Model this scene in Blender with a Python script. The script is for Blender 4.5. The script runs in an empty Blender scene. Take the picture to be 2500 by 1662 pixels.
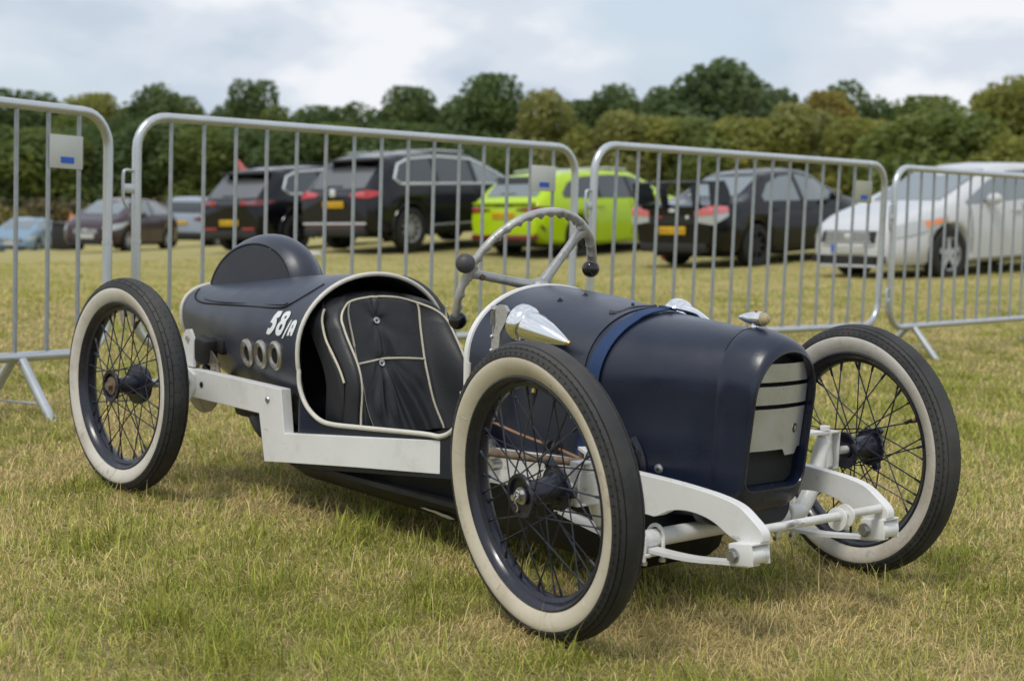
import bpy, bmesh, math, random
import numpy as np
from mathutils import Matrix, Vector
rng = np.random.default_rng(7); random.seed(7)
R = math.radians
scene = bpy.context.scene
col = scene.collection

# ------------------------------------------------------------------ camera
cam_d = bpy.data.cameras.new('camera'); cam = bpy.data.objects.new('camera', cam_d); col.objects.link(cam)
CAM = Vector((3.8197, -2.5366, 0.8557))
cam.location = CAM; cam.rotation_euler = (1.4740, -0.0389, 0.8377)
cam_d.sensor_width = 36.0; cam_d.lens = 36.0 * 3888.03 / 2500.0
cam_d.clip_start = 0.05; cam_d.clip_end = 6000
cam_d.dof.use_dof = True; cam_d.dof.focus_distance = 3.5; cam_d.dof.aperture_fstop = 5.0
scene.camera = cam
# ------------------------------------------------------------------ sky, sun, exposure
SUN_EL, SUN_AZ = R(58), R(-75)          # azimuth measured from +x towards +y: from the kart's near flank
sun_dir = Vector((math.cos(SUN_EL)*math.cos(SUN_AZ), math.cos(SUN_EL)*math.sin(SUN_AZ), math.sin(SUN_EL)))
sun_d = bpy.data.lights.new('sun', 'SUN'); sun_d.energy = 1.3; sun_d.angle = R(14); sun_d.color = (1, .955, .88)
sun = bpy.data.objects.new('sun', sun_d); col.objects.link(sun)
sun.rotation_euler = sun_dir.to_track_quat('Z', 'Y').to_euler()
world = bpy.data.worlds.new('World'); scene.world = world; world.use_nodes = True
wn, wl = world.node_tree.nodes, world.node_tree.links
wn.clear()
wout = wn.new('ShaderNodeOutputWorld'); bg = wn.new('ShaderNodeBackground'); bg.inputs[1].default_value = 0.1
sky = wn.new('ShaderNodeTexSky'); sky.sky_type = 'NISHITA'; sky.sun_disc = False
sky.sun_elevation = SUN_EL; sky.sun_rotation = math.pi/2 - SUN_AZ; sky.dust_density = 2.0
tc = wn.new('ShaderNodeTexCoord'); sep = wn.new('ShaderNodeSeparateXYZ'); wl.new(tc.outputs['Generated'], sep.inputs[0])
def wmath(op, a, b=None, c=None):
    n = wn.new('ShaderNodeMath'); n.operation = op
    for i, v in enumerate((a, b, c)):
        if v is None: continue
        if isinstance(v, (int, float)): n.inputs[i].default_value = v
        else: wl.new(v, n.inputs[i])
    return n.outputs[0]
den = wmath('ADD', wmath('MAXIMUM', sep.outputs[2], 0.0), 0.42)       # clouds lie on a flat ceiling
cx = wmath('DIVIDE', sep.outputs[0], den); cy = wmath('DIVIDE', sep.outputs[1], den)
comb = wn.new('ShaderNodeCombineXYZ'); wl.new(cx, comb.inputs[0]); wl.new(cy, comb.inputs[1])
def wnoise(scale, off, detail=5, rough=.5):
    mp = wn.new('ShaderNodeMapping'); mp.inputs['Location'].default_value = off; wl.new(comb.outputs[0], mp.inputs[0])
    n = wn.new('ShaderNodeTexNoise'); n.inputs['Scale'].default_value = scale; n.inputs['Detail'].default_value = detail
    n.inputs['Roughness'].default_value = rough; wl.new(mp.outputs[0], n.inputs['Vector']); return n.outputs['Fac']
def wramp(fac, stops):
    r = wn.new('ShaderNodeValToRGB'); wl.new(fac, r.inputs[0]); e = r.color_ramp.elements
    while len(e) < len(stops): e.new(.5)
    for k, (p, c) in enumerate(stops): e[k].position = p; e[k].color = c
    r.color_ramp.interpolation = 'EASE'
    return r.outputs[0]
big = wnoise(1.5, (9.1721, 17.5574, 0), 3, .45); small = wnoise(3.0, (0.6369, 5.6485, 4.0), 5, .50)
cover = wramp(big, [(.36, (.15, .15, .15, 1)), (.52, (1, 1, 1, 1))])
shade = wramp(small, [(.36, (4.0, 4.6, 5.35, 1)), (.48, (4.9, 5.35, 5.95, 1)), (.59, (6.35, 6.5, 6.8, 1))])
mix = wn.new('ShaderNodeMixRGB'); wl.new(cover, mix.inputs[0])
veil = wn.new('ShaderNodeMixRGB'); veil.inputs[0].default_value = .78; wl.new(sky.outputs[0], veil.inputs[1]); veil.inputs[2].default_value = (4.4, 5.15, 6.0, 1)
wl.new(veil.outputs[0], mix.inputs[1]); wl.new(shade, mix.inputs[2])
wl.new(mix.outputs[0], bg.inputs[0]); wl.new(bg.outputs[0], wout.inputs[0])
scene.view_settings.view_transform = 'Standard'; scene.view_settings.look = 'None'
scene.view_settings.exposure = 0.50; scene.view_settings.gamma = 1.0; scene.view_settings.use_curve_mapping = False
scene.cycles.use_denoising = True; scene.cycles.max_bounces = 6; scene.cycles.transparent_max_bounces = 8
scene.cycles.caustics_reflective = False; scene.cycles.caustics_refractive = False

# ------------------------------------------------------------------ materials
MAT = {}
def pmat(name, color, rough=.5, metal=0, coat=0, spec=.5, var=0.0, vscale=8, bump=0.0, bscale=60, rvar=0.0, spots=None, aniso=None, sheen=0, dirt=None, attr=None, croug=.12):
    """Principled material with procedural colour variation, spots of wear and fine bump."""
    m = bpy.data.materials.new(name); m.use_nodes = True
    n, l = m.node_tree.nodes, m.node_tree.links
    p = n['Principled BSDF']
    p.inputs['Base Color'].default_value = (*color, 1); p.inputs['Roughness'].default_value = rough
    p.inputs['Metallic'].default_value = metal; p.inputs['Coat Weight'].default_value = coat; p.inputs['Coat Roughness'].default_value = croug
    p.inputs['Specular IOR Level'].default_value = spec
    if sheen: p.inputs['Sheen Weight'].default_value = sheen; p.inputs['Sheen Roughness'].default_value = .45; p.inputs['Sheen Tint'].default_value = (.75, .82, 1, 1)
    t = n.new('ShaderNodeTexCoord')
    def noise(scale, detail=4, rough_=.55, stretch=None):
        q = n.new('ShaderNodeTexNoise'); q.inputs['Scale'].default_value = scale; q.inputs['Detail'].default_value = detail; q.inputs['Roughness'].default_value = rough_
        if stretch:
            mp = n.new('ShaderNodeMapping'); mp.inputs['Scale'].default_value = stretch; l.new(t.outputs['Object'], mp.inputs[0]); l.new(mp.outputs[0], q.inputs['Vector'])
        else: l.new(t.outputs['Object'], q.inputs['Vector'])
        return q.outputs['Fac']
    cur = None
    if attr:
        a = n.new('ShaderNodeAttribute'); a.attribute_name = attr; cur = a.outputs['Color']; l.new(cur, p.inputs['Base Color'])
    if var:
        mr = n.new('ShaderNodeMapRange'); l.new(noise(vscale), mr.inputs[0]); mr.inputs[1].default_value = .3; mr.inputs[2].default_value = .7; mr.inputs[3].default_value = 1-var; mr.inputs[4].default_value = 1+var
        mu = n.new('ShaderNodeMixRGB'); mu.blend_type = 'MULTIPLY'; mu.inputs[0].default_value = 1
        if cur is None: mu.inputs[1].default_value = (*color, 1)
        else: l.new(cur, mu.inputs[1])
        l.new(mr.outputs[0], mu.inputs[2]); cur = mu.outputs[0]; l.new(cur, p.inputs['Base Color'])
    for sp in ([spots] if spots and not isinstance(spots, list) else (spots or [])):
        sc, lo, hi, c2, amt = sp[:5]
        mr = n.new('ShaderNodeMapRange'); l.new(noise(sc, 6, .65, sp[5] if len(sp) > 5 else None), mr.inputs[0]); mr.inputs[1].default_value = lo; mr.inputs[2].default_value = hi; mr.inputs[3].default_value = 0; mr.inputs[4].default_value = amt
        mx = n.new('ShaderNodeMixRGB'); l.new(mr.outputs[0], mx.inputs[0])
        if cur is None: mx.inputs[1].default_value = (*color, 1)
        else: l.new(cur, mx.inputs[1])
        mx.inputs[2].default_value = (*c2, 1); cur = mx.outputs[0]; l.new(cur, p.inputs['Base Color'])
    if rvar:
        mr = n.new('ShaderNodeMapRange'); l.new(noise(vscale*1.7), mr.inputs[0]); mr.inputs[1].default_value = .3; mr.inputs[2].default_value = .7; mr.inputs[3].default_value = max(0, rough-rvar); mr.inputs[4].default_value = min(1, rough+rvar); l.new(mr.outputs[0], p.inputs['Roughness'])
    if bump:
        b = n.new('ShaderNodeBump'); b.inputs['Strength'].default_value = bump; b.inputs['Distance'].default_value = .01; l.new(noise(bscale, 3), b.inputs['Height']); l.new(b.outputs[0], p.inputs['Normal'])
    MAT[name] = m
    return m
pmat('navy_paint', (.0048, .0092, .0275), .33, spec=.55, coat=.15, croug=.22, sheen=.04, var=.10, vscale=5, rvar=.10, bump=.03, bscale=180, spots=[(160, .74, .78, (.22, .22, .22), .5), (9, .5, .75, (.03, .034, .045), .15)])
pmat('navy_vinyl', (.0095, .0140, .0320), .38, spec=.65, coat=.18, croug=.3, sheen=.10, var=.12, vscale=6, rvar=.08, bump=.09, bscale=320, spots=(7, .5, .75, (.055, .056, .063), .25))
pmat('navy_gloss', (.013, .014, .026), .30, coat=.2, var=.15, vscale=20, rvar=.1, spots=[(30, .55, .8, (.06, .05, .045), .45)])
pmat('strap_blue', (.008, .036, .115), .65, var=.1, vscale=60, bump=.35, bscale=700)
pmat('white_paint', (.76, .76, .745), .38, var=.04, vscale=6, rvar=.1, spots=[(120, .665, .71, (.16, .14, .12), .7), (14, .52, .78, (.52, .48, .40), .4), (40, .64, .70, (.32, .29, .25), .5, (.35, 1, 1))])
pmat('white_worn', (.68, .675, .65), .42, var=.05, vscale=8, rvar=.1, spots=[(45, .57, .64, (.10, .09, .085), .85, (.5, .12, .5)), (14, .5, .72, (.42, .37, .29), .65)])
pmat('tyre_rubber', (.022, .022, .023), .72, var=.25, vscale=12, rvar=.1, bump=.12, bscale=160, spots=[(5, .46, .75, (.10, .095, .086), .55), (70, .60, .75, (.07, .066, .06), .4)])
pmat('whitewall', (.60, .54, .425), .62, var=.06, vscale=9, bump=.05, bscale=90, spots=[(7, .48, .72, (.40, .33, .23), .7), (60, .66, .72, (.22, .18, .13), .65), (22, .60, .70, (.30, .24, .17), .55)])
pmat('whitewall_white', (.62, .585, .52), .6, var=.06, vscale=9, bump=.05, bscale=90, spots=[(7, .46, .70, (.40, .34, .26), .7), (60, .65, .71, (.2, .17, .13), .65), (18, .58, .68, (.28, .23, .18), .6)])
pmat('black_metal', (.011, .0135, .025), .34, coat=.1, var=.2, vscale=25, rvar=.12)
pmat('black_rubber', (.014, .014, .014), .6, var=.2, vscale=20, bump=.1, bscale=200)
pmat('ball_plastic', (.012, .012, .013), .22, coat=.3)
pmat('ball_worn', (.055, .055, .058), .5, var=.2, vscale=30)
pmat('cast_aluminium', (.46, .455, .44), .42, metal=.45, var=.14, vscale=30, rvar=.1, bump=.12, bscale=150, spots=(26, .56, .72, (.15, .14, .13), .7))
pmat('brushed_aluminium', (.56, .575, .61), .33, metal=.65, var=.08, vscale=10, rvar=.1, spots=(18, .58, .75, (.40, .38, .35), .5))
pmat('ring_metal', (.42, .39, .355), .33, metal=.85, var=.15, vscale=40, rvar=.1)
pmat('disc_steel', (.38, .33, .275), .36, metal=.8, var=.12, vscale=18, rvar=.08)
pmat('chrome', (.88, .88, .89), .13, metal=1.0)
pmat('zinc', (.52, .52, .53), .32, metal=.9, var=.15, vscale=60)
pmat('brass', (.55, .40, .16), .35, metal=.9, var=.15, vscale=60)
pmat('rust', (.15, .100, .066), .75, var=.35, vscale=35, bump=.2, bscale=120, spots=(50, .5, .65, (.27, .215, .14), .7))
pmat('copper', (.34, .19, .12), .45, metal=.5, var=.2, vscale=50)
pmat('amber_lens', (.43, .345, .19), .25, coat=.3)
pmat('leather', (.0140, .0148, .0162), .42, var=.15, vscale=15, rvar=.08, bump=.10, bscale=260)
pmat('leather_quilt', (.012, .0135, .0135), .38, var=.15, vscale=15, bump=.15, bscale=220)
pmat('piping', (.62, .56, .44), .55, var=.08, vscale=60)
pmat('trim_cream', (.66, .63, .56), .55, var=.06, vscale=40, bump=.25, bscale=420)
pmat('number_white', (.72, .74, .74), .5, var=.03)
pmat('dark_void', (.004, .004, .004), .8)
pmat('pan_black', (.006, .0065, .009), .5, var=.25, vscale=10, spots=[(60, .70, .74, (.2, .19, .16), .6), (8, .52, .75, (.04, .036, .03), .5)])
pmat('radiator_mesh', (.016, .017, .018), .6, var=.25, vscale=200, bump=.5, bscale=900)
pmat('galvanised', (.56, .585, .60), .30, metal=.7, var=.06, vscale=10, rvar=.04)
pmat('galvanised_dull', (.36, .385, .40), .5, metal=.55, var=.12, vscale=28, rvar=.1)
pmat('plate_white', (.56, .57, .54), .5, var=.05, spots=(30, .6, .75, (.42, .40, .33), .5))
pmat('plate_beige', (.40, .40, .31), .5, var=.06)
pmat('sticker_blue', (.015, .11, .55), .45)

# ------------------------------------------------------------------ mesh helpers
def link_mesh(name, verts, faces, mat, parent=None, smooth=True, angle=38, matrix=None):
    me = bpy.data.meshes.new(name)
    me.from_pydata([tuple(map(float, v)) for v in verts], [], [tuple(map(int, f)) for f in faces])
    me.materials.append(MAT[mat] if isinstance(mat, str) else mat)
    finish(me, smooth, angle)
    o = bpy.data.objects.new(name, me); col.objects.link(o)
    if parent: o.parent = parent
    if matrix is not None: o.matrix_local = matrix
    return o
def finish(me, smooth=True, angle=38):
    bm = bmesh.new(); bm.from_mesh(me)
    bmesh.ops.recalc_face_normals(bm, faces=bm.faces)
    if smooth:
        lim = R(angle)
        for f in bm.faces: f.smooth = True
        for e in bm.edges:
            if len(e.link_faces) == 2: e.smooth = e.calc_face_angle(0) < lim
    bm.to_mesh(me); bm.free(); me.update()
def solid(o, th, off=0):
    md = o.modifiers.new('t', 'SOLIDIFY'); md.thickness = th; md.offset = off
    es = o.modifiers.new('e', 'EDGE_SPLIT'); es.split_angle = R(42); return o
def empty(name, loc=(0, 0, 0), rot=None, matrix=None, parent=None):
    o = bpy.data.objects.new(name, None); col.objects.link(o); o.empty_display_size = .1
    if parent: o.parent = parent
    if matrix is not None: o.matrix_local = matrix
    else:
        o.location = loc
        if rot: o.rotation_euler = rot
    return o
def tag(o, label=None, cat=None, group=None, kind=None):
    if label: o['label'] = label
    if cat: o['category'] = cat
    if group: o['group'] = group
    if kind: o['kind'] = kind
    return o
def copy_tree(o, parent=None):
    c = o.copy(); col.objects.link(c)
    if parent: c.parent = parent
    for ch in list(o.children): copy_tree(ch, c)
    return c
class MB:
    """collects shapes, then links them as one mesh object"""
    def __init__(s): s.v = []; s.f = []
    def add(s, v, f):
        b = len(s.v); s.v += [tuple(p) for p in v]; s.f += [tuple(i+b for i in q) for q in f]; return s
    def box(s, c, size, rot=None, bev=0.0):
        hx, hy, hz = [k/2 for k in size]; M = rot if rot is not None else Matrix.Identity(3)
        if bev <= 0:
            P = [(x, y, z) for x in (-hx, hx) for y in (-hy, hy) for z in (-hz, hz)]
            F = [(0, 1, 3, 2), (4, 6, 7, 5), (0, 4, 5, 1), (2, 3, 7, 6), (0, 2, 6, 4), (1, 5, 7, 3)]
            return s.add([Vector(c)+M @ Vector(p) for p in P], F)
        b = min(bev, hx*.9, hy*.9, hz*.9)
        bm = bmesh.new(); bmesh.ops.create_cube(bm, size=1)
        for v in bm.verts: v.co = Vector((v.co.x*2*hx, v.co.y*2*hy, v.co.z*2*hz))
        bmesh.ops.bevel(bm, geom=list(bm.edges), offset=b, segments=2, affect='EDGES', profile=.5)
        bm.verts.index_update()
        V = [Vector(c)+M @ v.co for v in bm.verts]; F = [[v.index for v in f.verts] for f in bm.faces]; bm.free()
        return s.add(V, F)
    def tube(s, path, r, seg=10, closed=False, caps=True):
        P = [Vector(p) for p in path]; n = len(P); rr = r if hasattr(r, '__len__') else [r]*n
        T = []
        for i in range(n):
            a = P[(i-1) % n] if (closed or i > 0) else P[i]; b = P[(i+1) % n] if (closed or i < n-1) else P[i]
            T.append((b-a).normalized())
        ref = Vector((0, 0, 1)) if abs(T[0].z) < .9 else Vector((1, 0, 0))
        N = (ref-T[0]*ref.dot(T[0])).normalized(); V = []; F = []
        for i in range(n):
            N = N-T[i]*N.dot(T[i]); N.normalize(); B = T[i].cross(N)
            for k in range(seg):
                a = 2*math.pi*k/seg; V.append(P[i]+(N*math.cos(a)+B*math.sin(a))*rr[i])
        m = n if closed else n-1
        for i in range(m):
            j = (i+1) % n
            for k in range(seg): F.append((i*seg+k, i*seg+(k+1) % seg, j*seg+(k+1) % seg, j*seg+k))
        if caps and not closed: F.append(tuple(range(seg))); F.append(tuple(range((n-1)*seg, n*seg)))
        return s.add(V, F)
    def lathe(s, prof, origin=(0, 0, 0), axis=(0, 0, 1), seg=48, closed=False, a0=0, a1=2*math.pi):
        """prof: list of (offset along axis, radius)"""
        A = Vector(axis).normalized(); ref = Vector((0, 0, 1)) if abs(A.z) < .9 else Vector((1, 0, 0))
        X = (ref-A*ref.dot(A)).normalized(); Y = A.cross(X); O = Vector(origin); V = []; F = []
        full = abs(a1-a0-2*math.pi) < 1e-6; ns = seg if full else seg+1; n = len(prof)
        for i in range(ns):
            a = a0+(a1-a0)*i/seg
            for o, r in prof: V.append(O+A*o+(X*math.cos(a)+Y*math.sin(a))*r)
        for i in range(seg):
            j = (i+1) % ns
            for k in range(n if closed else n-1):
                k2 = (k+1) % n; F.append((i*n+k, j*n+k, j*n+k2, i*n+k2))
        return s.add(V, F)
    def loft(s, rings, closed=True, cap0=False, cap1=False):
        n = len(rings[0]); V = [p for r in rings for p in r]; F = []
        for i in range(len(rings)-1):
            for k in range(n if closed else n-1):
                k2 = (k+1) % n; F.append((i*n+k, i*n+k2, (i+1)*n+k2, (i+1)*n+k))
        if cap0: F.append(tuple(range(n)))
        if cap1: F.append(tuple(range((len(rings)-1)*n, len(rings)*n)))
        return s.add(V, F)
    def prism(s, poly, d):
        """poly: 3D points of a flat outline, extruded by vector d"""
        n = len(poly); P = [Vector(p) for p in poly]; D = Vector(d)
        return s.add(P+[p+D for p in P], [tuple(range(n)), tuple(range(n, 2*n))]+[(i, (i+1) % n, n+(i+1) % n, n+i) for i in range(n)])
    def sphere(s, c, r, seg=20, rings=12, sc=(1, 1, 1)):
        prof = [(-r*math.cos(math.pi*i/rings), max(1e-5, r*math.sin(math.pi*i/rings))) for i in range(rings+1)]
        b = len(s.v); s.lathe(prof, (0, 0, 0), (0, 0, 1), seg)
        for i in range(b, len(s.v)): x, y, z = s.v[i]; s.v[i] = (c[0]+x*sc[0], c[1]+y*sc[1], c[2]+z*sc[2])
        return s
    def build(s, name, mat, parent=None, **k): return link_mesh(name, s.v, s.f, mat, parent, **k)
def catmull(P, sub=6, closed=False):
    P = [Vector(p) for p in P]; n = len(P); out = []
    for i in range(n if closed else n-1):
        p0 = P[(i-1) % n] if closed or i > 0 else P[0]; p1 = P[i]; p2 = P[(i+1) % n]; p3 = P[(i+2) % n] if closed or i < n-2 else P[-1]
        for k in range(sub):
            t = k/sub; out.append(.5*((2*p1)+(p2-p0)*t+(2*p0-5*p1+4*p2-p3)*t*t+(3*p1-p0-3*p2+p3)*t**3))
    if not closed: out.append(P[-1])
    return out
def rot_to(axis):      # 3x3 taking +Z to axis
    return Vector(axis).to_track_quat('Z', 'Y').to_matrix()
def hexhead(mb, c, axis, r, h):
    M = rot_to(axis); c = Vector(c); pts = [c+M @ Vector((r*math.cos(i*math.pi/3), r*math.sin(i*math.pi/3), 0)) for i in range(6)]
    mb.prism(pts, Vector(axis).normalized()*h); return mb
_txt = {}
def text_mesh(s, size=1.0):
    if (s, size) in _txt: return _txt[(s, size)]
    cu = bpy.data.curves.new('t', 'FONT'); cu.body = s; cu.size = size; cu.align_x = 'CENTER'; cu.resolution_u = 3
    o = bpy.data.objects.new('t', cu); col.objects.link(o); dg = bpy.context.evaluated_depsgraph_get(); dg.update()
    me = o.evaluated_get(dg).to_mesh(); V = [tuple(v.co) for v in me.vertices]; F = [tuple(p.vertices) for p in me.polygons]
    o.evaluated_get(dg).to_mesh_clear(); bpy.data.objects.remove(o); bpy.data.curves.remove(cu)
    _txt[(s, size)] = (V, F); return V, F

# ------------------------------------------------------------------ terrain: level round the kart, falling away to the left behind
_cp = [(-3.5, -6, 0), (4, -6, 0), (10, -3, 0), (8, 4, 0), (2, 3, 0), (0, 0, 0), (1.7, 0, 0), (3.8, -2.5, 0), (-2.05, .7, 0), (-2, -1.9, 0), (-1.67, 2.95, 0), (-1.67, 5.5, 0), (-1.8, 8, 0), (4, 8, 0),
       (-18.88, 13.83, -.424), (-19.5, 18.6, -.16), (-22.4, 14.0, -.653), (-16.55, 15.62, -.40), (-16.9, 20.2, -.14), (-12.19, 15.19, -.288), (-12.2, 19.6, -.04), (-7.38, 18.26, .10), (-7.9, 14.1, -.10),
       (-38.97, 21.85, -1.45), (-36.6, 18.4, -1.45), (-50, 29, -1.9), (-58, 26.5, -2.6), (-95, 45, -2.9), (-80, 85, -2.2), (-40, 110, -.9), (0, 110, .4), (-12, 55, .2), (-30, 60, -.8)]
_cp = np.array(_cp, float)
def _phi(d): return np.where(d > 1e-9, d*d*np.log(np.maximum(d, 1e-9)), 0)
_n = len(_cp); _K = _phi(np.hypot(_cp[:, None, 0]-_cp[None, :, 0], _cp[:, None, 1]-_cp[None, :, 1]))+np.eye(_n)*2.0
_Pm = np.c_[np.ones(_n), _cp[:, :2]]; _A = np.zeros((_n+3, _n+3)); _A[:_n, :_n] = _K; _A[:_n, _n:] = _Pm; _A[_n:, :_n] = _Pm.T
_w = np.linalg.solve(_A, np.r_[_cp[:, 2], 0, 0, 0])
def ground_z(x, y):
    x = np.atleast_1d(np.asarray(x, float)); y = np.atleast_1d(np.asarray(y, float))
    z = _phi(np.hypot(x[:, None]-_cp[None, :, 0], y[:, None]-_cp[None, :, 1])) @ _w[:_n]+_w[_n]+_w[_n+1]*x+_w[_n+2]*y
    d = np.hypot(x-3, y+2); k0 = np.clip((d-7.5)/6, 0, 1); k0 = k0*k0*(3-2*k0)      # level where the kart stands
    k1 = np.clip((d-115)/90, 0, 1); k1 = k1*k1*(3-2*k1)
    z = np.clip(z, -4, 1.2)*k0
    return z*(1-k1)+(-1.2)*k1
# ground sheet: polar grid round the camera, far past the horizon
rad = np.r_[0.0, np.geomspace(.6, 2500, 120)]; ang = np.linspace(0, 2*math.pi, 181)[:-1]
gx = CAM.x+rad[1:, None]*np.cos(ang)[None]; gy = CAM.y+rad[1:, None]*np.sin(ang)[None]
gz = ground_z(gx.ravel(), gy.ravel()).reshape(gx.shape)
gv = [(CAM.x, CAM.y, 0.0)]+list(zip(gx.ravel(), gy.ravel(), gz.ravel())); na = len(ang); gf = []
for k in range(na): gf.append((0, 1+k, 1+(k+1) % na))
for i in range(len(rad)-2):
    for k in range(na): gf.append((1+i*na+k, 1+i*na+(k+1) % na, 1+(i+1)*na+(k+1) % na, 1+(i+1)*na+k))
gm = bpy.data.materials.new('turf_soil'); gm.use_nodes = True; gn_, gl_ = gm.node_tree.nodes, gm.node_tree.links
gp = gn_['Principled BSDF']; gp.inputs['Roughness'].default_value = .95; gp.inputs['Specular IOR Level'].default_value = .15
geo = gn_.new('ShaderNodeNewGeometry')
def gnoise(scale, detail=5, rough=.6):
    q = gn_.new('ShaderNodeTexNoise'); q.inputs['Scale'].default_value = scale; q.inputs['Detail'].default_value = detail; q.inputs['Roughness'].default_value = rough; gl_.new(geo.outputs['Position'], q.inputs['Vector']); return q.outputs['Fac']
def gramp(fac, stops):
    r = gn_.new('ShaderNodeValToRGB'); gl_.new(fac, r.inputs[0]); e = r.color_ramp.elements
    while len(e) < len(stops): e.new(.5)
    for k, (p, c) in enumerate(stops): e[k].position = p; e[k].color = (*c, 1)
    return r.outputs[0]
patch = gramp(gnoise(.9, 6, .62), [(.32, (.315, .295, .105)), (.48, (.395, .345, .140)), (.68, (.47, .395, .180))])
fine = gramp(gnoise(55, 4, .7), [(.30, (.62, .62, .62)), (.55, (1.0, 1.0, 1.0)), (.75, (1.2, 1.18, 1.12))])
gmul = gn_.new('ShaderNodeMixRGB'); gmul.blend_type = 'MULTIPLY'; gmul.inputs[0].default_value = 1; gl_.new(patch, gmul.inputs[1]); gl_.new(fine, gmul.inputs[2]); gl_.new(gmul.outputs[0], gp.inputs['Base Color'])
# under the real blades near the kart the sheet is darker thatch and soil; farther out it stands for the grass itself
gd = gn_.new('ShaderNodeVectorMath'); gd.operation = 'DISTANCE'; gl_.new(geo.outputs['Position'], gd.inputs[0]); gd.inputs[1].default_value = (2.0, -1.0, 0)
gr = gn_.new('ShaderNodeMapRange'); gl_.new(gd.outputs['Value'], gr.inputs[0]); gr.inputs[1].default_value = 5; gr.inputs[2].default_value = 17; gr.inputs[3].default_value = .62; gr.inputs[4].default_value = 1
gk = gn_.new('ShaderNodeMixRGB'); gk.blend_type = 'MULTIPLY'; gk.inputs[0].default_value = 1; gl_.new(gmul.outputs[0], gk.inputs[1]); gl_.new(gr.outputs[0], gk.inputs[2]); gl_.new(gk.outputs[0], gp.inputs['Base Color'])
gb = gn_.new('ShaderNodeBump'); gb.inputs['Strength'].default_value = .6; gb.inputs['Distance'].default_value = .03; gl_.new(gnoise(38, 4, .7), gb.inputs['Height']); gl_.new(gb.outputs[0], gp.inputs['Normal'])
MAT['turf_soil'] = gm
tag(link_mesh('ground', gv, gf, gm), kind='structure')

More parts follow.
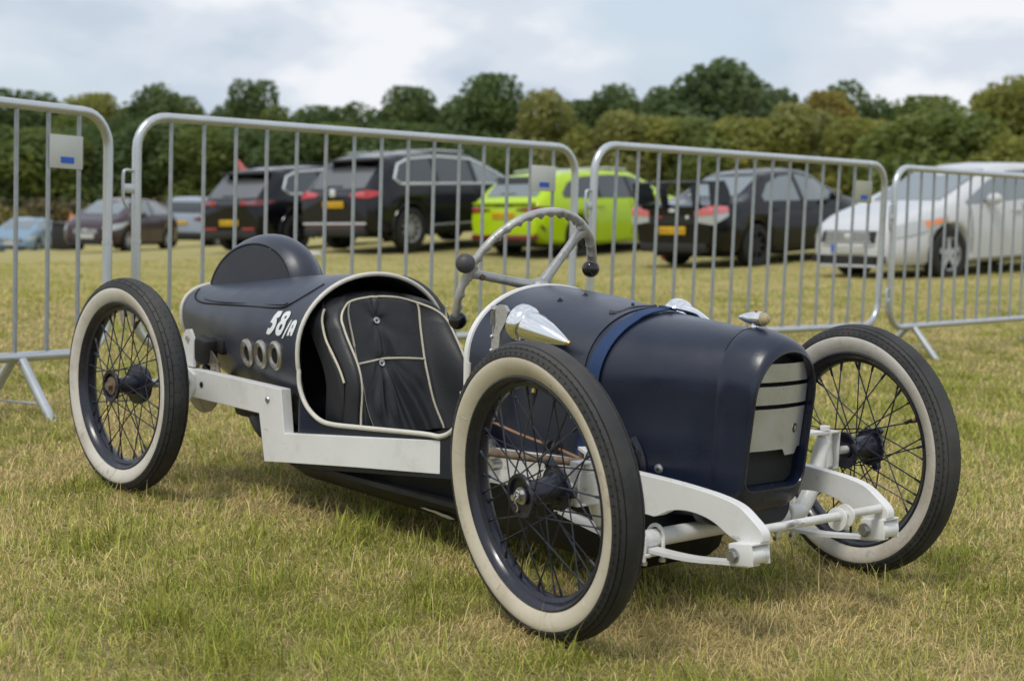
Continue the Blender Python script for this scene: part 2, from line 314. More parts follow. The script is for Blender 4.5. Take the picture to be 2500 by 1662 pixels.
# ------------------------------------------------------------------ grass: real blades, straw and green, thinning with distance
def value_noise(x, y, scale, seed):
    r = np.random.default_rng(seed); T = r.random((256, 256)); X = x*scale+500; Y = y*scale+500
    i = np.floor(X).astype(int); j = np.floor(Y).astype(int); fx = X-i; fy = Y-j; fx = fx*fx*(3-2*fx); fy = fy*fy*(3-2*fy)
    g = lambda a, b: T[a % 256, b % 256]
    return (g(i, j)*(1-fx)+g(i+1, j)*fx)*(1-fy)+(g(i, j+1)*(1-fx)+g(i+1, j+1)*fx)*fy
def make_grass():
    rs = np.linspace(1.35, 27, 400); dens = np.where(rs < 3.6, 26000, 26000*(3.6/rs)**1.85); pdf = rs*dens; half = R(25)
    cum = np.r_[0, np.cumsum((pdf[1:]+pdf[:-1])/2*np.diff(rs))]; N = int(cum[-1]*2*half)
    r = np.interp(rng.random(N)*cum[-1], cum, rs)
    view = math.atan2(math.cos(.8377), -math.sin(.8377))
    a = view+(rng.random(N)*2-1)*half
    x = CAM.x+r*np.cos(a); y = CAM.y+r*np.sin(a)
    g1 = value_noise(x, y, 1.1, 1); g2 = value_noise(x, y, 3.7, 2); g3 = value_noise(x, y, 11, 3); gg = .26*g1+.36*g2+.38*g3      # 0 dry .. 1 green
    z = ground_z(x, y)
    kind = rng.random(N)
    green = rng.random(N) < np.clip((gg-.25)*1.75, .06, .86)
    lying = (~green) & (kind < .72)
    tall = kind > .988
    hgt = rng.gamma(6, 1, N)/6
    length = np.where(lying, .036, np.where(green, .020+.014*gg, .024))*hgt
    tuft = np.clip((g3-.62)*3, 0, 1)*np.clip((g2-.35)*2, 0, 1); length = np.where(green, length*(1+1.1*tuft), length)
    length = np.where(tall, .080*hgt**.5, length)
    far = np.clip((r-4)/14, 0, 1)
    length *= 1-.45*far
    tilt = np.where(lying, R(52)+rng.random(N)*R(36), R(5)+rng.random(N)**.8*R(72)); tilt = np.where(tall, rng.random(N)*R(40), tilt)
    az = rng.random(N)*2*math.pi
    az = np.where(rng.random(N) < .25, 6.3*g2+rng.normal(0, .5, N), az)
    w = (.00055+.0005*rng.random(N))*np.where(green, 1.2, .85)*np.maximum(1, r/2.8)**.95
    d = np.stack([np.cos(az), np.sin(az)], 1); sd = np.stack([-d[:, 1], d[:, 0]], 1)
    tw = rng.normal(0, .5, N); sd2 = sd*np.cos(tw)[:, None]+d*np.sin(tw)[:, None]
    h1 = length*.55; P0 = np.stack([x, y, z-.004], 1)
    P1 = P0+np.c_[d*(np.sin(tilt*.7)*h1)[:, None], np.cos(tilt*.7)*h1]
    t2 = np.minimum(tilt*1.25+.25, R(97)); h2 = length*.5
    P2 = P1+np.c_[d*(np.sin(t2)*h2)[:, None], np.cos(t2)*h2]
    W = np.c_[sd2*w[:, None], np.zeros(N)]
    V = np.stack([P0-W, P0+W, P1-W*.85, P1+W*.85, P2], 1).reshape(-1, 3)
    b = np.arange(N)*5
    quads = np.stack([b, b+1, b+3, b+2], 1); tris = np.stack([b+2, b+3, b+4], 1)
    me = bpy.data.meshes.new('grass'); me.vertices.add(5*N); me.vertices.foreach_set('co', V.ravel())
    me.loops.add(7*N); me.polygons.add(2*N)
    li = np.concatenate([quads, tris], 1).ravel(); me.loops.foreach_set('vertex_index', li)
    st = np.empty(2*N, int); st[0::2] = np.arange(N)*7; st[1::2] = np.arange(N)*7+4; me.polygons.foreach_set('loop_start', st)
    me.update(calc_edges=True)
    me.polygons.foreach_set('use_smooth', np.ones(2*N, bool))
    straw = np.array([.72, .60, .285]); straw2 = np.array([.60, .44, .185]); olive = np.array([.48, .445, .100]); grn = np.array([.265, .335, .050])
    u = rng.random((N, 1)); v = rng.random((N, 1))
    c = np.where(green[:, None], olive*(1-v)+grn*v, straw*(1-u*.8)+straw2*u*.8)
    c = c*(1+(rng.random((N, 1))-.5)*(.95-.6*far[:, None]))
    ca = me.color_attributes.new('blade_colour', 'FLOAT_COLOR', 'POINT')
    cc = np.repeat(np.c_[c, np.ones(N)], 5, 0); ca.data.foreach_set('color', cc.ravel())
    me.materials.append(MAT['grass_blade'])
    o = bpy.data.objects.new('grass', me); col.objects.link(o)
    tag(o, 'short dry grass of straw and green blades over the whole field', 'grass', kind='stuff')
    print('grass blades', N)
m = pmat('grass_blade', (.2, .2, .1), .6, spec=.25, attr='blade_colour')
_p = m.node_tree.nodes['Principled BSDF']; _l = m.node_tree.links; _tr = m.node_tree.nodes.new('ShaderNodeBsdfTranslucent'); _mx = m.node_tree.nodes.new('ShaderNodeMixShader'); _mx.inputs[0].default_value = .3
_l.new(m.node_tree.nodes['Attribute'].outputs['Color'], _tr.inputs[0]); _l.new(_p.outputs[0], _mx.inputs[1]); _l.new(_tr.outputs[0], _mx.inputs[2]); _l.new(_mx.outputs[0], m.node_tree.nodes['Material Output'].inputs[0])
make_grass()

# ------------------------------------------------------------------ trees behind the car park
LEAF = {0: (.105, .150, .060), 1: (.145, .185, .058), 2: (.225, .235, .066), 3: (.115, .158, .076), 4: (.220, .228, .086), 5: (.27, .225, .070)}  # leaf tones lightened, distance haze put into the colour
TREE_WORD = {0: 'dark green', 1: 'mid green', 2: 'yellowish green', 3: 'tall blue-green', 4: 'pale olive', 5: 'golden green'}
for k, c in LEAF.items():
    mm = pmat('leaf_%d' % k, c, .6, spec=.2, var=.35, vscale=1.1, spots=(.7, .5, .72, (c[0]*1.9, c[1]*1.45, c[2]*1.1), .7))
    p_ = mm.node_tree.nodes['Principled BSDF']; tr_ = mm.node_tree.nodes.new('ShaderNodeBsdfTranslucent'); mx_ = mm.node_tree.nodes.new('ShaderNodeMixShader'); mx_.inputs[0].default_value = .38
    tr_.inputs[0].default_value = (c[0]*1.6, c[1]*1.6, c[2], 1)
    mm.node_tree.links.new(p_.outputs[0], mx_.inputs[1]); mm.node_tree.links.new(tr_.outputs[0], mx_.inputs[2]); mm.node_tree.links.new(mx_.outputs[0], mm.node_tree.nodes['Material Output'].inputs[0])
pmat('bark', (.07, .055, .04), .9, var=.3, vscale=3)
def leaf_cloud(centres, radii, n, size, r, squash=.85):
    """leaf-sized quads spread through overlapping clumps, denser at each clump's skin"""
    C_ = np.array(centres); k = r.choice(len(C_), n, p=np.array(radii)**2/np.sum(np.array(radii)**2))
    u = r.normal(size=(n, 3)); u /= np.linalg.norm(u, axis=1)[:, None]
    q = np.array(radii)[k][:, None]*(.55+.5*r.random((n, 1))**.6)
    P = C_[k]+u*q*np.array([1, 1, squash])
    nn = u+.7*r.normal(size=(n, 3)); nn /= np.linalg.norm(nn, axis=1)[:, None]
    t = np.cross(nn, r.normal(size=(n, 3))); t /= np.linalg.norm(t, axis=1)[:, None]; b = np.cross(nn, t)
    s = size*(.6+.8*r.random((n, 1)))
    V = np.stack([P-t*s, P-b*s*.55, P+t*s, P+b*s*.55], 1).reshape(-1, 3)
    F = np.arange(4*n).reshape(-1, 4)
    return V, F
def quick_mesh(name, V, F, mat):
    me = bpy.data.meshes.new(name); me.from_pydata(V.tolist(), [], F.tolist()); me.materials.append(MAT[mat]); me.update(); return me
def crown_mesh(seed, tone, n=8000, gappy=False):
    """crown in a unit frame: radius about 1, height 0.06..1 of the tree (tree scaled by width and height)"""
    r = np.random.default_rng(seed); cs = []; rs = []
    m_ = 10 if not gappy else 11
    for i in range(m_):
        z = .16+.70*r.random(); w = math.sqrt(max(.06, 1-((z-.45)/.56)**2))
        a = r.random()*6.283; q = (.25+.38*r.random())*w
        cs.append((q*math.cos(a), q*math.sin(a), z)); rs.append((.40 if not gappy else .30)+.16*r.random())
    cs.append((.05, .02, .78)); rs.append(.46); cs.append((0, 0, .5)); rs.append(.6)
    k = r.choice(len(cs), n, p=np.array(rs)**2/np.sum(np.array(rs)**2)); C_ = np.array(cs)[k]; RR = np.array(rs)[k]
    u = r.normal(size=(n, 3)); u /= np.linalg.norm(u, axis=1)[:, None]; q = RR[:, None]*(.55+.5*r.random((n, 1))**.6)
    P = C_+u*q*np.array([1, 1, .42]); P[:, 2] = np.clip(P[:, 2], .02, 1.02)
    nn = u+.7*r.normal(size=(n, 3)); nn /= np.linalg.norm(nn, axis=1)[:, None]
    t = np.cross(nn, r.normal(size=(n, 3))); t /= np.linalg.norm(t, axis=1)[:, None]; b = np.cross(nn, t); s = .062*(.6+.8*r.random((n, 1)))
    sc = np.array([1, 1, .36])
    V = np.stack([P-t*s*sc, P-b*s*.6*sc, P+t*s*sc, P+b*s*.6*sc], 1).reshape(-1, 3)
    return quick_mesh('crown', V, np.arange(4*n).reshape(-1, 4), 'leaf_%d' % tone)
def trunk_mesh(seed):
    r = random.Random(seed); mb = MB()
    mb.tube([(0, 0, -.05), (.02, .01, .2), (-.02, .02, .45), (.01, 0, .75)], [.085, .065, .05, .02], 8)
    for i in range(5):
        a = r.random()*6.283; z = .22+.1*i; q = .35+.3*r.random()
        mb.tube([(0, 0, z), (.5*q*math.cos(a), .5*q*math.sin(a), z+.08), (q*math.cos(a), q*math.sin(a), z+.19)], [.035, .025, .01], 6)
    me = bpy.data.meshes.new('trunk'); me.from_pydata(mb.v, [], mb.f); me.materials.append(MAT['bark']); finish(me); return me
CROWNS = {t: [crown_mesh(20+10*t+i, t, gappy=(t in (3, 4))) for i in range(3 if t < 3 else 2)] for t in LEAF}
TRUNKS = [trunk_mesh(i) for i in range(3)]
TREES = [(-133.8, 57.1, 2.45, 6.55, 0), (-132.3, 60.4, 1.84, 6.94, 0), (-131.3, 62.6, 1.84, 7.34, 0), (-121.4, 60.0, 1.72, 5.42, 1), (-129.5, 66.3, 2.25, 7.01, 2), (-124.0, 66.0, 1.58, 5.79, 0), (-127.1, 70.6, 2.45, 8.39, 0), (-125.9, 72.8, 1.43, 7.07, 1), (-133.6, 79.5, 1.31, 7.32, 0), (-124.0, 76.0, 1.43, 6.85, 0), (-135.1, 86.5, 1.89, 9.64, 0), (-121.1, 80.5, 1.64, 6.62, 1), (-119.6, 82.7, 2.04, 6.98, 0), (-118.0, 84.9, 1.84, 6.86, 0), (-116.7, 86.7, 2.66, 7.83, 0), (-115.3, 88.6, 1.64, 7.54, 0), (-113.8, 90.5, 2.45, 8.76, 0), (-111.8, 93.1, 2.04, 7.77, 0), (-114.6, 97.5, 1.9, 8.82, 0), (-109.3, 95.9, 2.86, 10.13, 0), (-107.6, 97.9, 1.64, 8.23, 0), (-101.7, 104.0, 2.66, 10.23, 0), (-103.7, 102.1, 1.84, 8.25, 0), (-98.0, 107.6, 2.45, 10.33, 3), (-96.2, 109.2, 2.66, 11.6, 3), (-94.3, 110.9, 4.29, 13.07, 3), (-91.5, 113.3, 2.25, 11.19, 3), (-92.6, 118.8, 2.11, 10.92, 3), (-87.3, 116.6, 1.64, 9.37, 0), (-85.2, 118.2, 3.07, 11.33, 0), (-82.6, 120.1, 1.64, 9.73, 0), (-80.1, 121.8, 3.07, 9.62, 1), (-77.5, 123.5, 2.25, 8.84, 1), (-66.9, 112.5, 1.47, 9.5, 4), (-52.0, 92.3, 2.55, 8.42, 2), (-50.1, 93.4, 2.25, 8.18, 2), (-105.5, 47.0, 2.78, 3.38, 0), (-102.6, 48.5, 2.41, 3.15, 1), (-103.1, 51.9, 2.62, 3.94, 0), (-101.7, 54.6, 2.45, 3.77, 0), (-100.2, 57.3, 2.62, 4.16, 0), (-97.1, 58.6, 2.25, 3.67, 1), (-97.3, 62.1, 2.45, 4.16, 0), (-94.1, 63.4, 2.41, 3.92, 0), (-93.9, 67.1, 2.45, 4.42, 1), (-90.4, 68.5, 2.41, 4.03, 0), (-90.0, 72.2, 2.45, 4.69, 0), (-86.5, 73.4, 2.41, 4.44, 0), (-78.4, 70.6, 1.8, 3.73, 1), (-83.8, 79.4, 2.7, 7.74, 4), (-80.5, 80.0, 1.93, 5.42, 2), (-77.3, 80.4, 2.37, 6.3, 4), (-75.0, 82.5, 2.06, 5.7, 2), (-71.6, 82.9, 2.02, 5.56, 1), (-69.6, 84.7, 2.33, 6.26, 2), (-66.2, 84.9, 1.98, 5.66, 2), (-66.1, 87.5, 2.18, 6.64, 4), (-69.1, 95.3, 2.0, 8.08, 5), (-61.6, 88.4, 2.14, 5.84, 2), (-57.6, 86.3, 1.62, 4.59, 1), (-53.7, 84.1, 3.26, 6.36, 1), (-51.2, 85.7, 1.98, 5.41, 2), (-47.4, 83.4, 2.04, 5.04, 2), (-45.5, 84.5, 2.04, 5.35, 2)]      # x, y, half width, height of the top, tone
def tree_label(i, n, tone, back):
    one = ['zeroth', 'first', 'second', 'third', 'fourth', 'fifth', 'sixth', 'seventh', 'eighth', 'ninth', 'tenth', 'eleventh', 'twelfth', 'thirteenth', 'fourteenth', 'fifteenth', 'sixteenth', 'seventeenth', 'eighteenth', 'nineteenth', 'twentieth']
    w = one[i] if i <= 20 else ('twenty-' if i < 30 else 'thirty-' if i > 30 else '')+(one[i % 10] if i % 10 else 'thirtieth')
    return '%s tree, %s from the left in the %s row of the treeline' % (TREE_WORD[tone], w, 'taller back' if back else 'lower front')
rt = random.Random(3); NB = 36
_ord = {}
for _a, _b in ((0, NB), (NB, len(TREES))):
    for _k, _j in enumerate(sorted(range(_a, _b), key=lambda j: (TREES[j][0]-CAM.x)/(TREES[j][1]-CAM.y))): _ord[_j] = _k+1
for i, (tx, ty, tr, th, tone) in enumerate(TREES):
    back = i < NB; zg = float(ground_z(tx, ty)[0])
    o = empty('tree', (tx, ty, zg-.1), rot=(0, 0, rt.random()*6.28)); k = 1.75 if back else 1.7
    o.scale = (tr*k, tr*k, (th-zg+.1)*1.04)
    c_ = bpy.data.objects.new('crown', CROWNS[tone][i % len(CROWNS[tone])]); col.objects.link(c_); c_.parent = o
    t_ = bpy.data.objects.new('trunk', TRUNKS[i % 3]); col.objects.link(t_); t_.parent = o
    tag(o, tree_label(_ord[i], 0, tone, back), 'tree', 'trees of the %s behind the car park' % ('back row' if back else 'front row'))
def hedge(name, pts, half, height, n, mat, label, cat):
    r = np.random.default_rng(len(label)); cs = []; rs = []
    P = [Vector(p) for p in pts]
    for i in range(len(P)-1):
        m_ = max(2, int((P[i+1]-P[i]).length/(half*.8)))
        for j in range(m_):
            p = P[i].lerp(P[i+1], (j+.5)/m_); zg = float(ground_z(p.x, p.y)[0])
            for q in range(2): cs.append((p.x+r.normal()*.25*half, p.y+r.normal()*.25*half, zg+height*(.30+.38*q)+r.normal()*.06)); rs.append(half*(.85+.3*r.random()))
    V, F = leaf_cloud(cs, rs, n, .16, r, height/half*.34)
    o = bpy.data.objects.new(name, quick_mesh(name, V, F, mat)); col.objects.link(o); tag(o, label, cat); return o
pmat('leaf_gold', (.150, .125, .022), .6, var=.3, vscale=.8); pmat('leaf_hedge', (.070, .066, .020), .6, var=.35, vscale=.6, spots=(.5, .45, .6, (.13, .085, .02), .8))
hedge('bush', [(-74.2, 31.0, 0), (-73.1, 33.6, 0)], 1.25, 1.75, 2600, 'leaf_gold', 'golden green bush behind the pale blue car at far left', 'bush')
hedge('hedge', [(-81, 33.5, 0), (-79.3, 37, 0), (-77, 41.5, 0), (-74, 47, 0)], 1.2, 2.0, 6000, 'leaf_hedge', 'low brownish clipped hedge below the dark trees at far left', 'hedge')

# ------------------------------------------------------------------ crowd barriers
BL, BH = 2.30, .866
def arc_rect(L, H, r, seg=7):
    """closed rounded rectangle in the (along, up) plane"""
    P = []
    for cx_, cz_, a0 in ((r, r, math.pi), (L-r, r, 1.5*math.pi), (L-r, H-r, 0), (r, H-r, .5*math.pi)):
        for k in range(seg+1):
            a = a0+k/seg*math.pi/2; P.append((cx_+r*math.cos(a), 0, cz_+r*math.sin(a)))
    return P
def barrier(P, yaw, lean, slope, label, plate_mat, feet, plate=True):
    a = Vector((math.cos(yaw)*math.cos(slope), math.sin(yaw)*math.cos(slope), math.sin(slope)))
    u = (Vector((0, 0, 1))-a*a.z).normalized(); n = a.cross(u); u = u*math.cos(lean)+n*math.sin(lean); n = a.cross(u)
    M = Matrix((a, -n, u)).transposed().to_4x4(); M.translation = Vector(P)          # local x along, z up, -y... towards the field
    o = empty('crowd_barrier', matrix=M); tag(o, label, 'barrier', 'steel crowd barriers in a row behind the kart')
    MB().tube(arc_rect(BL, BH, .123), .0178, 14, closed=True).build('frame_tube', 'galvanised', o)
    me = None
    for i in range(15):
        b = MB().tube([(0, 0, .0), (0, 0, BH/2), (0, 0, BH)], .0080, 8).build('upright_bar', 'galvanised_dull', o) if me is None else None
        if b: me = b.data
        else: b = bpy.data.objects.new('upright_bar', me); col.objects.link(b); b.parent = o
        b.location = (BL*(i+1)/16, 0, 0)
    for x in (0, BL):
        MB().lathe([(-.006, .018), (-.006, .0198), (.006, .0198), (.006, .018)], (x, 0, .40), (0, 0, 1), 16).build('collar', 'galvanised', o)
    if plate:
        x0, x1 = BL*14/16, BL*15/16
        pl = MB().box(((x0+x1)/2, -.012, BH-.150), (x1-x0+.012, .003, .117), bev=.0012).build('sign_plate', plate_mat, o)
        MB().box(((x0+x1)/2+.004, -.0146, BH-.179), (.062, .0012, .022)).build('blue_sticker', 'sticker_blue', pl)
    for s, z in ((1, .60), (1, .15)):       # hooks that catch the next barrier's post
        MB().tube(catmull([(-.018, 0, z+.06), (-.05, -.008, z+.062), (-.062, -.012, z+.045), (-.062, -.012, z-.03), (-.055, -.012, z-.06), (-.042, -.012, z-.075)], 4), .006, 8).build('hook', 'galvanised', o)
        MB().box((-.03, -.004, z-.005), (.04, .014, .035), bev=.003).build('hook_bracket', 'galvanised', o)
    Mi = M.inverted()
    for x in feet:
        f = MB(); top = Vector((x, 0, -.004))
        for sy in (-1, 1):
            w = M @ Vector((x, sy*.175, 0)); w.z = float(ground_z(w.x, w.y)[0])-.01
            f.tube([top+Vector((0, sy*.022, -.005)), Mi @ w], .018, 12)
        f.tube([top.lerp(Mi @ (M @ Vector((x, -.175, -P[2]))), .62)]+[top.lerp(Mi @ (M @ Vector((x, .175, -P[2]))), .62)], .005, 6)
        ft = f.build('foot', 'galvanised', o); hexhead(MB(), (x-.022, -.03, -.02), (-1, 0, 0), .006, .005).build('bolt', 'brass', ft)
    return o
barrier((-0.805, -1.928, 0.247), 1.872, -.027, -.024, 'steel crowd barrier at the left edge, with a white plate', 'plate_white', (.3, BL-.42))
barrier((-1.532, 0.410, 0.195), 1.581, -.024, -.008, 'steel crowd barrier behind the cockpit, in front of the dark SUVs', 'plate_white', (.30, BL-.3))
barrier((-1.179, 2.453, 0.186), 1.606, -.007, -.003, 'steel crowd barrier in front of the black saloon, with a beige plate', 'plate_beige', (.30, BL-.22))
barrier((-1.186, 4.757, 0.169), 1.657, -.021, -.001, 'steel crowd barrier at the right edge, in front of the pale silver car', 'plate_white', (.24, BL-.3))

# ------------------------------------------------------------------ parked cars
for nm, c, kw in (('paint_black', (.004, .004, .006), {}), ('paint_darkgrey', (.009, .009, .013), {}), ('paint_lime', (.42, .60, .010), {}), ('paint_white', (.56, .565, .58), {}), ('paint_maroon', (.050, .028, .034), {}), ('paint_silverblue', (.26, .30, .36), {}), ('paint_paleblue', (.20, .30, .40), {})):
    pmat(nm, c, .14, spec=.3, coat=.28, var=.03, vscale=2)
MAT['paint_white_dusty'] = pmat('paint_white_dusty', (.66, .66, .66), .35, coat=.6)
pmat('car_glass', (.030, .036, .040), .06, spec=.7, coat=.6); pmat('car_glass_light', (.17, .20, .215), .08, spec=.6, coat=.5)  # light and mid glass carry sky reflection and see-through in their base colour
pmat('car_glass_mid', (.095, .10, .11), .08, spec=.6, coat=.5); pmat('car_trim', (.012, .012, .012), .55); pmat('car_chrome', (.72, .74, .77), .22, metal=.35); pmat('tail_red', (.45, .018, .018), .2, coat=.8); pmat('tail_dark', (.14, .006, .008), .2, coat=.8); pmat('tail_pink', (.62, .16, .17), .2, coat=.8)
pmat('lamp_clear', (.42, .44, .44), .12, coat=.8); pmat('lamp_orange', (.80, .22, .04), .25, coat=.6); pmat('plate_yellow', (.72, .42, .010), .4); pmat('plate_pale', (.58, .58, .57), .4); pmat('plate_print', (.30, .19, .02), .5)
pmat('car_tyre', (.016, .016, .016), .8, var=.2, vscale=10); pmat('alloy', (.46, .47, .48), .35, metal=.3); pmat('alloy_dark', (.035, .035, .038), .35, metal=.6); pmat('car_under', (.006, .006, .006), .8)
def sm(x, pts): return float(np.interp(x, [p[0] for p in pts], [p[1] for p in pts]))
class Car:
    """body lofted from a top line, a belt line and plan widths; rear end at x=0, front at x=L, left is +y"""
    def __init__(s, name, L, W, top, belt, low, plan, roofw, wheels, wr, paint, matrix, glass='car_glass'):
        s.L, s.W, s.top, s.belt, s.low, s.plan, s.roofw = L, W, top, belt, low, plan, roofw
        s.root = empty(name, matrix=matrix); s.paint = paint; s.glass = glass
        s.xs = sorted(set([round(L*i/44, 4) for i in range(45)]+[p[0] for p in top]))
        mb = MB(); mb.loft([s.ring(x) for x in s.xs], True, True, True)
        body = mb.build('body', paint, s.root, angle=50)
        # wheel openings cut through the body
        cut = MB()
        for x in wheels: cut.lathe([(-W, 1e-4), (-W, wr+.055), (W, wr+.055), (W, 1e-4)], (x, 0, wr+.01), (0, 1, 0), 28)
        c = cut.build('cutter', 'car_under'); md = body.modifiers.new('b', 'BOOLEAN'); md.object = c; md.operation = 'DIFFERENCE'; md.solver = 'EXACT'
        c.parent = s.root
        dg = bpy.context.evaluated_depsgraph_get(); dg.update(); me = bpy.data.meshes.new_from_object(body.evaluated_get(dg)); body.modifiers.clear(); body.data = me
        bpy.data.objects.remove(c)
        fl = MB()
        for x in wheels: fl.box((x, 0, wr+.18), (2*wr+.12, W-.56, .5*wr+.3))
        fl.box((L*.5, 0, sm(L*.5, low)+.04), (L*.82, W*.82, .12)); fl.build('underbody', 'car_under', s.root)
        s.body = body; s.wheels, s.wr = wheels, wr
    def ring(s, x):
        zt, zb, zl = sm(x, s.top), min(sm(x, s.belt), sm(x, s.top)-.03), sm(x, s.low)
        w = sm(x, s.plan)*s.W/2; gh = max(0, min(1, (zt-zb)/.45)); wr_ = w*(.93-(.93-s.roofw)*gh)
        half = [(0, zl), (w*.86, zl), (w*.965, zl+.06), (w*1.0, zl+(zb-zl)*.5), (w*.985, zl+(zb-zl)*.82), (w*.955, zb), (wr_+(w*.955-wr_)*.35, zb+(zt-zb)*.62), (wr_, zb+(zt-zb)*.86), (wr_*.86, zb+(zt-zb)*.965), (wr_*.45, zt), (0, zt+.012*gh)]
        L_ = [(x, y, z) for y, z in half]; return L_+[(x, -y, z) for y, z in reversed(half[1:-1])]
    def ys(s, x, z):
        pts = [(p[1], p[2]) for p in s.ring(x)][1:8]
        return float(np.interp(z, [p[1] for p in pts], [p[0] for p in pts]))
    def xr(s, z, front=False):
        """x of the end surface at height z"""
        t = s.top if not front else [(s.L-a, b) for a, b in reversed(s.top)]
        zz = [p[1] for p in t]; k = int(np.argmax(zz)); x = 0.0 if z <= zz[0] else float(np.interp(z, zz[:k+1], [p[0] for p in t][:k+1]))
        return x if not front else s.L-x
    def side(s, name, xz_top, xz_bot, mat, sgn, off=.006, parent=None, n=14):
        """panel lying on the flank between two lines (lists of (x,z), same x range)"""
        x0, x1 = xz_top[0][0], xz_top[-1][0]; V = []; F = []
        for i in range(n+1):
            x = x0+(x1-x0)*i/n
            for z in (sm(x, xz_bot), (sm(x, xz_bot)+sm(x, xz_top))/2, sm(x, xz_top)): V.append((x, sgn*(s.ys(x, z)+off), z))
        for i in range(n):
            for k in range(2): F.append((3*i+k, 3*i+3+k, 3*i+4+k, 3*i+1+k))
        return s.panel(name, V, F, mat, parent)
    def end(s, name, yz_top, yz_bot, mat, front=False, off=.008, parent=None, n=12, m=5, bow=.10):
        y0, y1 = yz_top[0][0], yz_top[-1][0]; V = []; F = []; sg = 1 if front else -1
        for i in range(n+1):
            y = y0+(y1-y0)*i/n
            for k in range(m+1):
                z = sm(y, yz_bot)+(sm(y, yz_top)-sm(y, yz_bot))*k/m
                V.append((s.xr(z, front)+sg*(off-bow*0*(abs(y)/(s.W/2))**3), y, z))
        for i in range(n):
            for k in range(m): F.append((i*(m+1)+k, (i+1)*(m+1)+k, (i+1)*(m+1)+k+1, i*(m+1)+k+1))
        return s.panel(name, V, F, mat, parent)
    def panel(s, name, V, F, mat, parent=None):
        o = link_mesh(name, V, F, mat, parent or s.root); return solid(o, .008)
    def box(s, name, c, size, mat, parent=None, bev=.01, rot=None):
        return MB().box(c, size, rot, bev).build(name, mat, parent or s.root)
    def add_wheels(s, rim='alloy', spokes=10, w=.22, wide=.4):
        for x in s.wheels:
            for sg in (1, -1):
                g = empty('wheel', (x, sg*(s.W/2-.125), s.wr), parent=s.root); r = s.wr
                MB().lathe([(-w/2, r*.66), (-w/2, r*.93), (-w/2+.02, r), (w/2-.02, r), (w/2, r*.93), (w/2, r*.66)], (0, 0, 0), (0, 1, 0), 36, closed=True).build('tyre', 'car_tyre', g)
                mb = MB(); yo = sg*(w/2-.03)
                mb.lathe([(sg*-.06, r*.66), (sg*.09, r*.655), (sg*.09, r*.60), (sg*-.06, r*.60)], (0, 0, 0), (0, 1, 0), 36, closed=True)
                for k in range(spokes):
                    a = 2*math.pi*k/spokes; M = Matrix.Rotation(a, 3, 'Y'); wd = r*wide*1.45/spokes
                    mb.add([M @ Vector(p) for p in ((-wd, yo, r*.12), (wd, yo, r*.12), (wd*.9, yo, r*.62), (-wd*.9, yo, r*.62), (-wd, yo-sg*.02, r*.12), (wd, yo-sg*.02, r*.12), (wd*.9, yo-sg*.03, r*.62), (-wd*.9, yo-sg*.03, r*.62))], [(0, 1, 2, 3), (4, 5, 6, 7), (0, 3, 7, 4), (1, 2, 6, 5), (3, 2, 6, 7)])
                mb.lathe([(sg*.05, .001), (sg*.085, r*.05), (sg*.085, r*.13), (sg*.05, r*.16)], (0, 0, 0), (0, 1, 0), 16)
                mb.build('rim', rim, g)
                MB().lathe([(0, .002), (0, r*.6)], (0, sg*.02, 0), (0, 1, 0), 24).build('brake', 'car_under', g)
    def plate(s, z, mat, front=False, w=.52, off=.02):
        x = s.xr(z, front)+(off if front else -off)
        p = s.box('number_plate', (x, 0, z), (.012, w, .112), mat, bev=.003)
        mb = MB(); r_ = random.Random(int(z*1000)+int(s.L*100)); sx = .008 if front else -.008
        for k in range(7): mb.box((x+sx, -w*.40+k*w*.80/6+(w*.02 if k > 3 else -w*.02), z), (.002, .040, .070*(.8+.2*r_.random())))
        tag(mb.build('plate_print', 'plate_print' if mat == 'plate_yellow' else 'alloy', p), kind='stuff')
        return p
    def seams(s, doors, z0=.32):
        for sg in (1, -1):
            for x in doors:
                mb = MB(); zb = sm(x, s.belt); P = [(x, sg*(s.ys(x, z)+.001), z) for z in np.linspace(z0, zb-.01, 8)]; mb.tube(P, .006, 6); mb.build('door_gap', 'car_trim', s.body)
            for x in doors[:-1]:
                z = sm(x, s.belt)-.10; s.box('door_handle', (x+.14, sg*(s.ys(x+.14, z)+.015), z), (.19, .025, .026), s.paint, bev=.008)
def car_matrix(x, y, z, yaw, nrm=(-.04, -.06, 1), flip=False):
    n = Vector(nrm).normalized(); f_ = Vector((math.cos(yaw), math.sin(yaw), 0)); f_ = (f_-n*f_.dot(n)).normalized(); l = n.cross(f_)
    M = Matrix((f_, l, n)).transposed().to_4x4(); M.translation = (x, y, z); return M
def mirrors(c, x, z, mat, d=.98):
    for sg in (1, -1):
        m_ = MB().sphere((x, sg*c.W/2*1.06, z), 1, 14, 8, (.10, .10, .075)).box((x, sg*c.W/2*.97, z-.05), (.06, .10, .03), bev=.008).build('door_mirror', mat, c.root)
def rear_lamps(c, mat, y_in, z0, z1, x_side, taper=.35, both=None):
    for sg in (1, -1):
        w = sm(0, c.plan)*c.W/2*.97; yy = sorted([sg*y_in, sg*w])
        t = [(yy[0], z1 if sg < 0 else z1-(z1-z0)*taper), (yy[1], z1-(z1-z0)*taper if sg < 0 else z1)]; b = [(yy[0], z0 if sg < 0 else z0+(z1-z0)*taper*.6), (yy[1], z0+(z1-z0)*taper*.6 if sg < 0 else z0)]
        lamp = c.end('tail_lamp', t, b, mat, off=.012)
        c.side('lamp_flank', [(0.0, z1), (x_side, z1-(z1-z0)*.25)], [(0.0, z0), (x_side, z0+(z1-z0)*.45)], mat, sg, off=.010, parent=lamp, n=8)

